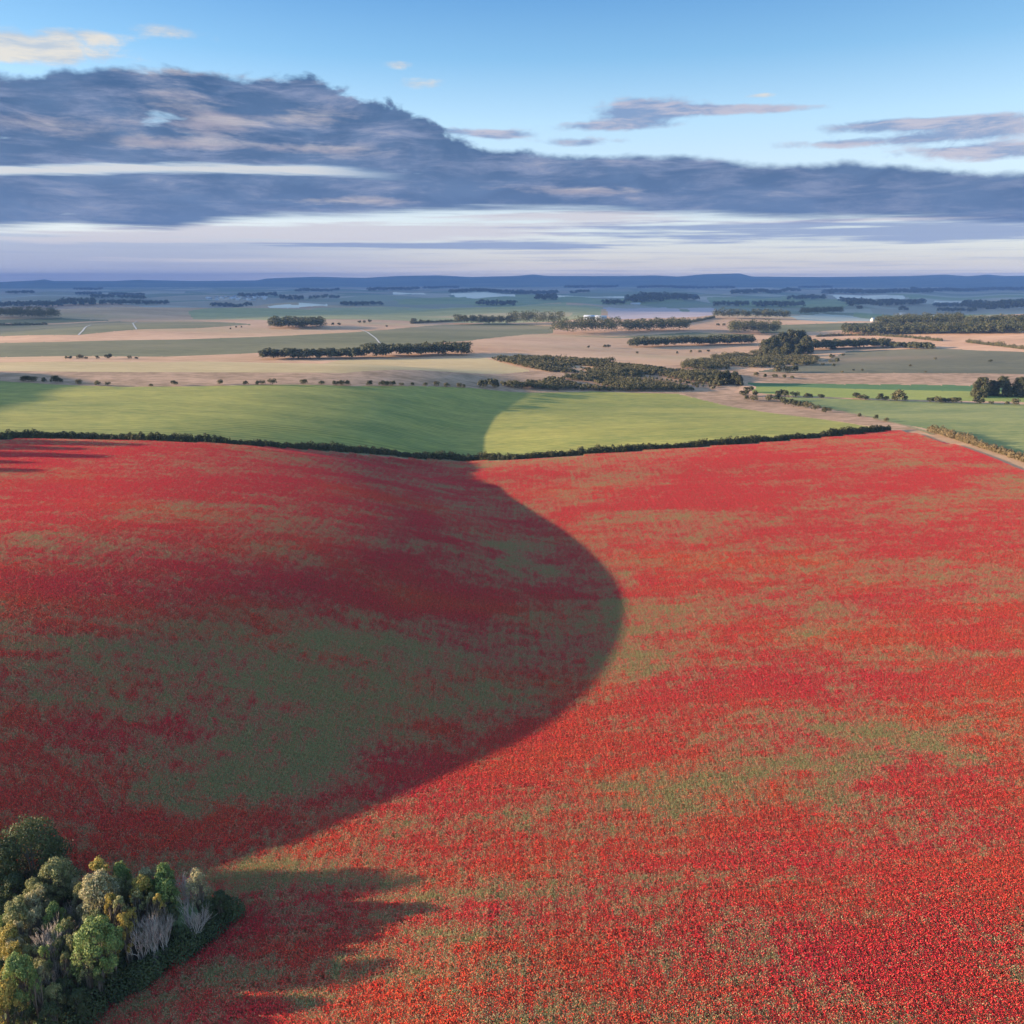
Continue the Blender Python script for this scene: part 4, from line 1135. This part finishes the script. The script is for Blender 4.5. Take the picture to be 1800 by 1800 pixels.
G = 'trees of the near copse'
COPSE = [  # kind, top x, top y on the photo, height, leaves, label
    ('big', 42, 1447, 8.6, 'leaf_dark', 'largest dark round tree behind the copse at the left edge', 1.0),
    ('big', -40, 1475, 8.4, 'leaf_dark', 'dark round tree cut by the left edge behind the copse', 1.0),
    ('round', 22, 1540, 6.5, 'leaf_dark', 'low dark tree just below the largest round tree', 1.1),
    ('wide', 92, 1517, 8.0, 'leaf_olive', 'olive tree right of the largest dark tree', 0.95),
    ('round', 58, 1546, 7, 'leaf_olive', 'yellow olive tree below and left of the olive one', 0.8),
    ('slim', 168, 1509, 9, 'leaf_gold', 'slim golden topped tree at the back of the copse', 1.0),
    ('round', 208, 1520, 7.5, 'leaf_green', 'green tree beside the golden topped one', 0.7),
    ('wide', 168, 1541, 8.5, 'leaf_pale', 'broad pale cauliflower crown in front of the golden tree', 0.95),
    ('round', 202, 1545, 7, 'leaf_olive', 'olive crown on the right of the broad pale one', 0.75),
    ('slim', 254, 1524, 7.5, 'leaf_pale', 'grey green crown left of the bright green pair', 1.0),
    ('round', 284, 1522, 7.5, 'leaf_green', 'bright green crown near the right end of the copse', 0.75),
    ('round', 248, 1543, 7.5, 'leaf_gold', 'golden green tree in front of the grey green crown', 0.85),
    ('round', 288, 1548, 7, 'leaf_green', 'deep green tree under the bright green crown', 0.85),
    ('bare1', 318, 1528, 7.0, None, 'twiggy bare tree left of the last pale crown', 1.1),
    ('thin', 344, 1531, 7.0, 'leaf_pale', 'thin leaved pale tree at the right tip of the copse', 0.9),
    ('bare0', 335, 1582, 5.5, None, 'dim bare tree under the pale crown at the right tip', 1.2),
    ('round', 386, 1568, 4.2, 'leaf_dark', 'dark low tree closing the right tip of the copse', 1.1),
    ('round', 362, 1585, 4.0, 'leaf_dark', 'dark low tree just inside the right tip', 1.0),
    ('wide', 28, 1585, 8, 'leaf_olive', 'olive tree at the left below the low dark one', 0.8),
    ('thin', 58, 1565, 8, 'leaf_pale', 'pinkish sparse tree left of centre in the copse', 0.9),
    ('thin', 60, 1594, 7.5, 'leaf_pale', 'sparse pale tree above the tallest bare stems', 0.8),
    ('slim', 92, 1588, 7.5, 'leaf_green', 'yellow green crown right of the sparse pale tree', 1.0),
    ('bare2', 80, 1612, 8.5, None, 'tallest sheaf of bare pale stems in the copse', 0.9),
    ('bare3', 112, 1572, 7.0, None, 'bare stems between the olive and the broad pale crown', 0.8),
    ('bare0', 134, 1566, 7.5, None, 'bare forked tree left of the broad pale crown', 0.8),
    ('bare2', 130, 1606, 5.5, None, 'short bare stems above the large sunlit green tree', 0.7),
    ('slim', 106, 1622, 7, 'leaf_green', 'narrow yellow green tree left of the large sunlit one', 0.95),
    ('tuft', 192, 1568, 8.0, 'leaf_gold', 'leggy tree with a high golden tuft in mid copse', 0.85),
    ('tuft', 208, 1574, 8.0, 'leaf_olive', 'leggy tree with an olive tuft in mid copse', 0.85),
    ('bare3', 172, 1580, 6.5, None, 'bare tree under the broad pale crown', 0.8),
    ('bare0', 236, 1602, 7.0, None, 'whitest bare fan of branches behind the dark hedge', 0.95),
    ('bare1', 257, 1595, 7.0, None, 'bare fan of branches right of the whitest one', 0.75),
    ('tuft', 276, 1570, 7.0, 'leaf_gold', 'leggy tree with golden tips above the bare fans', 0.8),
    ('bare2', 280, 1600, 6.0, None, 'dim bare tree at the foot of the golden tipped one', 0.8),
    ('bare1', 218, 1636, 4.5, None, 'small bare tree left of the whitest fan', 0.8),
    ('wide', 165, 1622, 8.2, 'leaf_green', 'large sunlit green tree at the front of the copse', 1.02),
    ('round', 128, 1645, 6.5, 'leaf_olive', 'olive shoulder left of the large sunlit green tree', 0.7),
    ('round', 14, 1632, 7.5, 'leaf_gold', 'yellow olive tree on the left edge in mid copse', 0.9),
    ('bare3', 46, 1640, 7, None, 'bare stems beside the yellow olive tree on the left edge', 0.8),
    ('thin', 52, 1660, 6.5, 'leaf_olive', 'dim sparse tree in the shade left of the bare sheaf', 0.9),
    ('round', 26, 1684, 8.5, 'leaf_green', 'big yellow green tree low on the left edge', 0.85),
    ('tuft', 68, 1697, 6.5, 'leaf_pale', 'small pale tufted tree near the front of the copse', 0.9),
    ('bare0', 88, 1680, 6.5, None, 'bare tree standing in front of the bare sheaf', 0.8),
    ('tuft', 112, 1672, 6.5, 'leaf_olive', 'thin dim tree left of the large sunlit one near the hedge', 0.8),
    ('round', 4, 1728, 7.5, 'leaf_gold', 'golden tree in the lower left corner', 0.85),
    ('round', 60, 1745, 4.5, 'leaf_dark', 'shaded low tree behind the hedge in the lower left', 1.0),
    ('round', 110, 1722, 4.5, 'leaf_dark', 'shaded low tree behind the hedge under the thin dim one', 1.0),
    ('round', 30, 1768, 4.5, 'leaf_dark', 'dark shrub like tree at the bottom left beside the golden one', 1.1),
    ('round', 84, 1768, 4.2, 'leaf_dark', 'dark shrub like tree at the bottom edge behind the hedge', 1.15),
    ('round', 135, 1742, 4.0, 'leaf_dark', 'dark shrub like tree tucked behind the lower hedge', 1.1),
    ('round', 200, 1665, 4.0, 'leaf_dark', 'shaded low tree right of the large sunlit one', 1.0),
]
_r = np.random.default_rng(17)
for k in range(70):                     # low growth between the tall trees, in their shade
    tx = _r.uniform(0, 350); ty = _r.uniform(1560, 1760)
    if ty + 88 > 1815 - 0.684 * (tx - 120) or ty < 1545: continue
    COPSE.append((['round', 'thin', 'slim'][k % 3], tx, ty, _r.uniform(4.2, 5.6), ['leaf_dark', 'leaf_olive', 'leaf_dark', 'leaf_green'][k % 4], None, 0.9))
for k in range(46):
    tx = _r.uniform(0, 340); ty = _r.uniform(1535, 1720)
    if ty + 125 > 1815 - 0.684 * (tx - 120): continue
    COPSE.append((['slim', 'tuft', 'thin', 'round'][k % 4], tx, ty, _r.uniform(6.3, 7.6), ['leaf_olive', 'leaf_pale', 'leaf_green', 'leaf_olive', 'leaf_gold'][k % 5], 'slender', 0.85))
for k in range(9):
    COPSE.append(('bare%d' % (k % 4), _r.uniform(10, 240), _r.uniform(1570, 1625), _r.uniform(5.5, 7), None, None, 0.8))
for kind, tx, ty, h, mt, lb, wd in COPSE:
    x, y = at(tx, ty, h); grp = None
    if kind in ('round', 'wide', 'slim', 'thin', 'tuft'): wd *= 0.82
    if lb == 'slender': lb, grp = 'slender sunlit tree packed between the taller crowns of the copse', 'slender trees packed in the copse'
    if lb is None:
        lb, grp = (('thin bare stems scattered between the leafy trees of the copse', 'scattered bare stems of the copse') if kind.startswith('bare') else
                   ('low shaded tree filling the gaps between the taller copse trees', 'low trees filling the copse'))
    tree(kind, float(x[0]), float(y[0]), h, lb, grp, mt, wide=wd, name='bare_tree' if kind.startswith('bare') else 'tree')

# tall clump above the scrub, clump at the end of the scrub, big trees at the right edge
CL = [(1346, 598, 13), (1360, 592, 15), (1376, 586, 17), (1392, 582, 19), (1408, 583, 18), (1418, 592, 15), (1352, 608, 10), (1366, 612, 9), (1384, 604, 11), (1402, 606, 10)]
for k, (tx, ty, h) in enumerate(CL):
    x, y = at(tx, ty, h); tree('far%d' % (k % 3), float(x[0]), float(y[0]), h, 'dark rounded tree in the tall clump above the scrub', 'trees of the tall dark clump', 'leaf_wood', wide=1.05)
for k, (tx, ty, h) in enumerate([(1266, 655, 7), (1278, 653, 7.5), (1292, 654, 7.5), (1300, 660, 6)]):
    x, y = at(tx, ty, h); tree('far%d' % (k % 3), float(x[0]), float(y[0]), h, 'dark rounded tree in the low clump at the end of the scrub', 'trees of the low clump at the end of the scrub', 'leaf_wood', wide=0.95)
for k, (tx, ty, h, lb) in enumerate([(1728, 665, 10, 'left hand one of the big dark trees at the right edge'), (1766, 664, 10, 'middle one of the big dark trees at the right edge'),
                                     (1798, 665, 10, 'big dark tree cut by the right edge'), (1746, 670, 8, 'lower dark tree between the big ones at the right edge')]):
    x, y = at(tx, ty, h); tree('far%d' % (k % 3), float(x[0]), float(y[0]), h, lb, None, 'leaf_wood', wide=1.05)
x, y = at(1465, 600, 7.5); tree('far1', float(x[0]), float(y[0]), 7.5, 'brown tinted tree at the foot of the dark belt right of the clump', None, 'leaf_scrub', wide=0.9)
# trees just outside the left edge; their long shadows reach into the poppies
for k, (xx, yy, h) in enumerate([(-184, 238, 10), (-181, 229, 11), (-178, 221, 9), (-174, 212, 10), (-176, 203, 8), (-190, 243, 9), (-172, 194, 8.5)]):
    tree('far%d' % (k % 3), xx, yy, h, 'tree beyond the left edge of the poppy field', 'trees beyond the left edge', 'leaf_wood', wide=0.9)

# ------------------------------------------------------------------ farm buildings and village
def building(name, px, py, l, w, h, roofh, rz, wall, roof, label, group=None):
    x, y = at(px, py); z = float(H(x[0], y[0]))
    e = bpy.data.objects.new(name, None); COL.objects.link(e); e.location = (float(x[0]), float(y[0]), z); e.rotation_euler = (0, 0, rz)
    tag(e, label, 'building' if name != 'house' else 'house', group)
    a, b = l / 2, w / 2
    V = np.array([(-a, -b, -1), (a, -b, -1), (a, b, -1), (-a, b, -1), (-a, -b, h), (a, -b, h), (a, b, h), (-a, b, h)])
    obj('wall', mesh_np('wall', V, np.array([(0, 1, 5, 4), (1, 2, 6, 5), (2, 3, 7, 6), (3, 0, 4, 7)]), M(wall)), e)
    Vg = np.array([(-a, -b, h), (-a, b, h), (-a, 0, h + roofh), (a, -b, h), (a, b, h), (a, 0, h + roofh)])
    obj('gable', mesh_np('gable', Vg, np.array([(0, 2, 1), (3, 4, 5)]), M(wall)), e)
    o, t = 0.4, 0.2
    Vr = []
    for s in (-1, 1):
        e0 = (s * (b + o), h - o * roofh / b); r0 = (0.0, h + roofh)
        for dz in (0.02, t):
            Vr += [(-a - o, e0[0], e0[1] + dz), (a + o, e0[0], e0[1] + dz), (a + o, r0[0], r0[1] + dz), (-a - o, r0[0], r0[1] + dz)]
    Fr = []
    for s in (0, 8):
        q = lambda *i: tuple(k + s for k in i)
        Fr += [q(0, 1, 2, 3), q(4, 5, 6, 7), q(0, 1, 5, 4), q(1, 2, 6, 5), q(3, 0, 4, 7)]
    obj('roof', mesh_np('roof', np.array(Vr), np.array(Fr), M(roof)), e)
    if h < 6.5:
        n = max(2, int(l / 3.5))
        for k in range(n):
            xx = -a + (k + 0.5) * l / n
            Vw = np.array([(xx - 0.5, -b - 0.03, h * 0.35), (xx + 0.5, -b - 0.03, h * 0.35), (xx + 0.5, -b - 0.03, h * 0.75), (xx - 0.5, -b - 0.03, h * 0.75),
                           (xx - 0.5, -b + 0.1, h * 0.35), (xx + 0.5, -b + 0.1, h * 0.35), (xx + 0.5, -b + 0.1, h * 0.75), (xx - 0.5, -b + 0.1, h * 0.75)])
            obj('window', mesh_np('window', Vw, np.array([(0, 1, 2, 3), (0, 4, 5, 1), (1, 5, 6, 2), (2, 6, 7, 3), (3, 7, 4, 0)]), M('slate')), e)


building('barn', 1038, 561, 20, 10, 3.5, 2.5, 0.05, 'grey_roof', 'grey_roof', 'long pale barn left of the farm trees beyond the long wood')
building('barn', 1056, 562, 17, 10, 3.5, 2.5, -0.1, 'grey_roof', 'grey_roof', 'pale barn right of the other in the farm beyond the long wood')
building('barn', 1117, 536, 40, 16, 5, 4, 0.02, 'white_wall', 'grey_roof', 'long far barn above the pale ploughland')
building('house', 1534, 565, 5, 5, 3.5, 2, 0.4, 'white_wall', 'grey_roof', 'small white house by the pale field on the right')
building('house', 1795, 541, 22, 12, 7, 4, 0.2, 'white_wall', 'grey_roof', 'far white house among the trees at the right edge')
rv = np.random.default_rng(8)
for k in range(70):
    px = 362 + 106 * rv.random(); py = 524.5 + rv.normal(0, 1.8) - 0.02 * (px - 420)
    building('house', px, py, rv.uniform(10, 20), rv.uniform(8, 11), 4, 3, rv.uniform(-0.4, 0.4), 'white_wall', 'grey_roof' if rv.random() < 0.6 else 'slate',
             'tiny white house in the distant village on the left plain', 'houses of the distant village')


def smoke():
    m, t, out = new_mat("thin smoke")
    pv = t.add('ShaderNodeVolumePrincipled'); pv.inputs['Color'].default_value = (0.8, 0.88, 1, 1); pv.inputs['Density'].default_value = 0.012; pv.inputs['Density Attribute'].default_value = ''
    t.l.new(pv.outputs[0], out.inputs['Volume'])
    rng = np.random.default_rng(3); bm_V, bm_F, n = [], [], 0
    import bmesh
    bm = bmesh.new(); bmesh.ops.create_icosphere(bm, subdivisions=2, radius=1.0)
    V0 = np.array([v.co[:] for v in bm.verts]); F0 = np.array([[v.index for v in f.verts] for f in bm.faces]); bm.free()
    for k, (px, py, w, hh) in enumerate([(1578, 558, 12, 4), (1584, 557, 10, 5), (1596, 558, 9, 4), (1635, 557.5, 36, 3.0)]):
        x, y = at(px, py + 3)
        Vx = V0 * np.array([w, 9, hh]) * (1 + 0.25 * rng.normal(size=(len(V0), 1))) + np.array([x[0], y[0], float(H(x[0], y[0])) + hh * 1.4])
        bm_V.append(Vx); bm_F.append(F0 + n); n += len(V0)
    tag(obj('smoke', mesh_np('smoke', np.concatenate(bm_V), np.concatenate(bm_F), m, smooth=True)), 'thin white smoke drifting behind the big wood on the right', 'smoke', kind='stuff')


smoke()
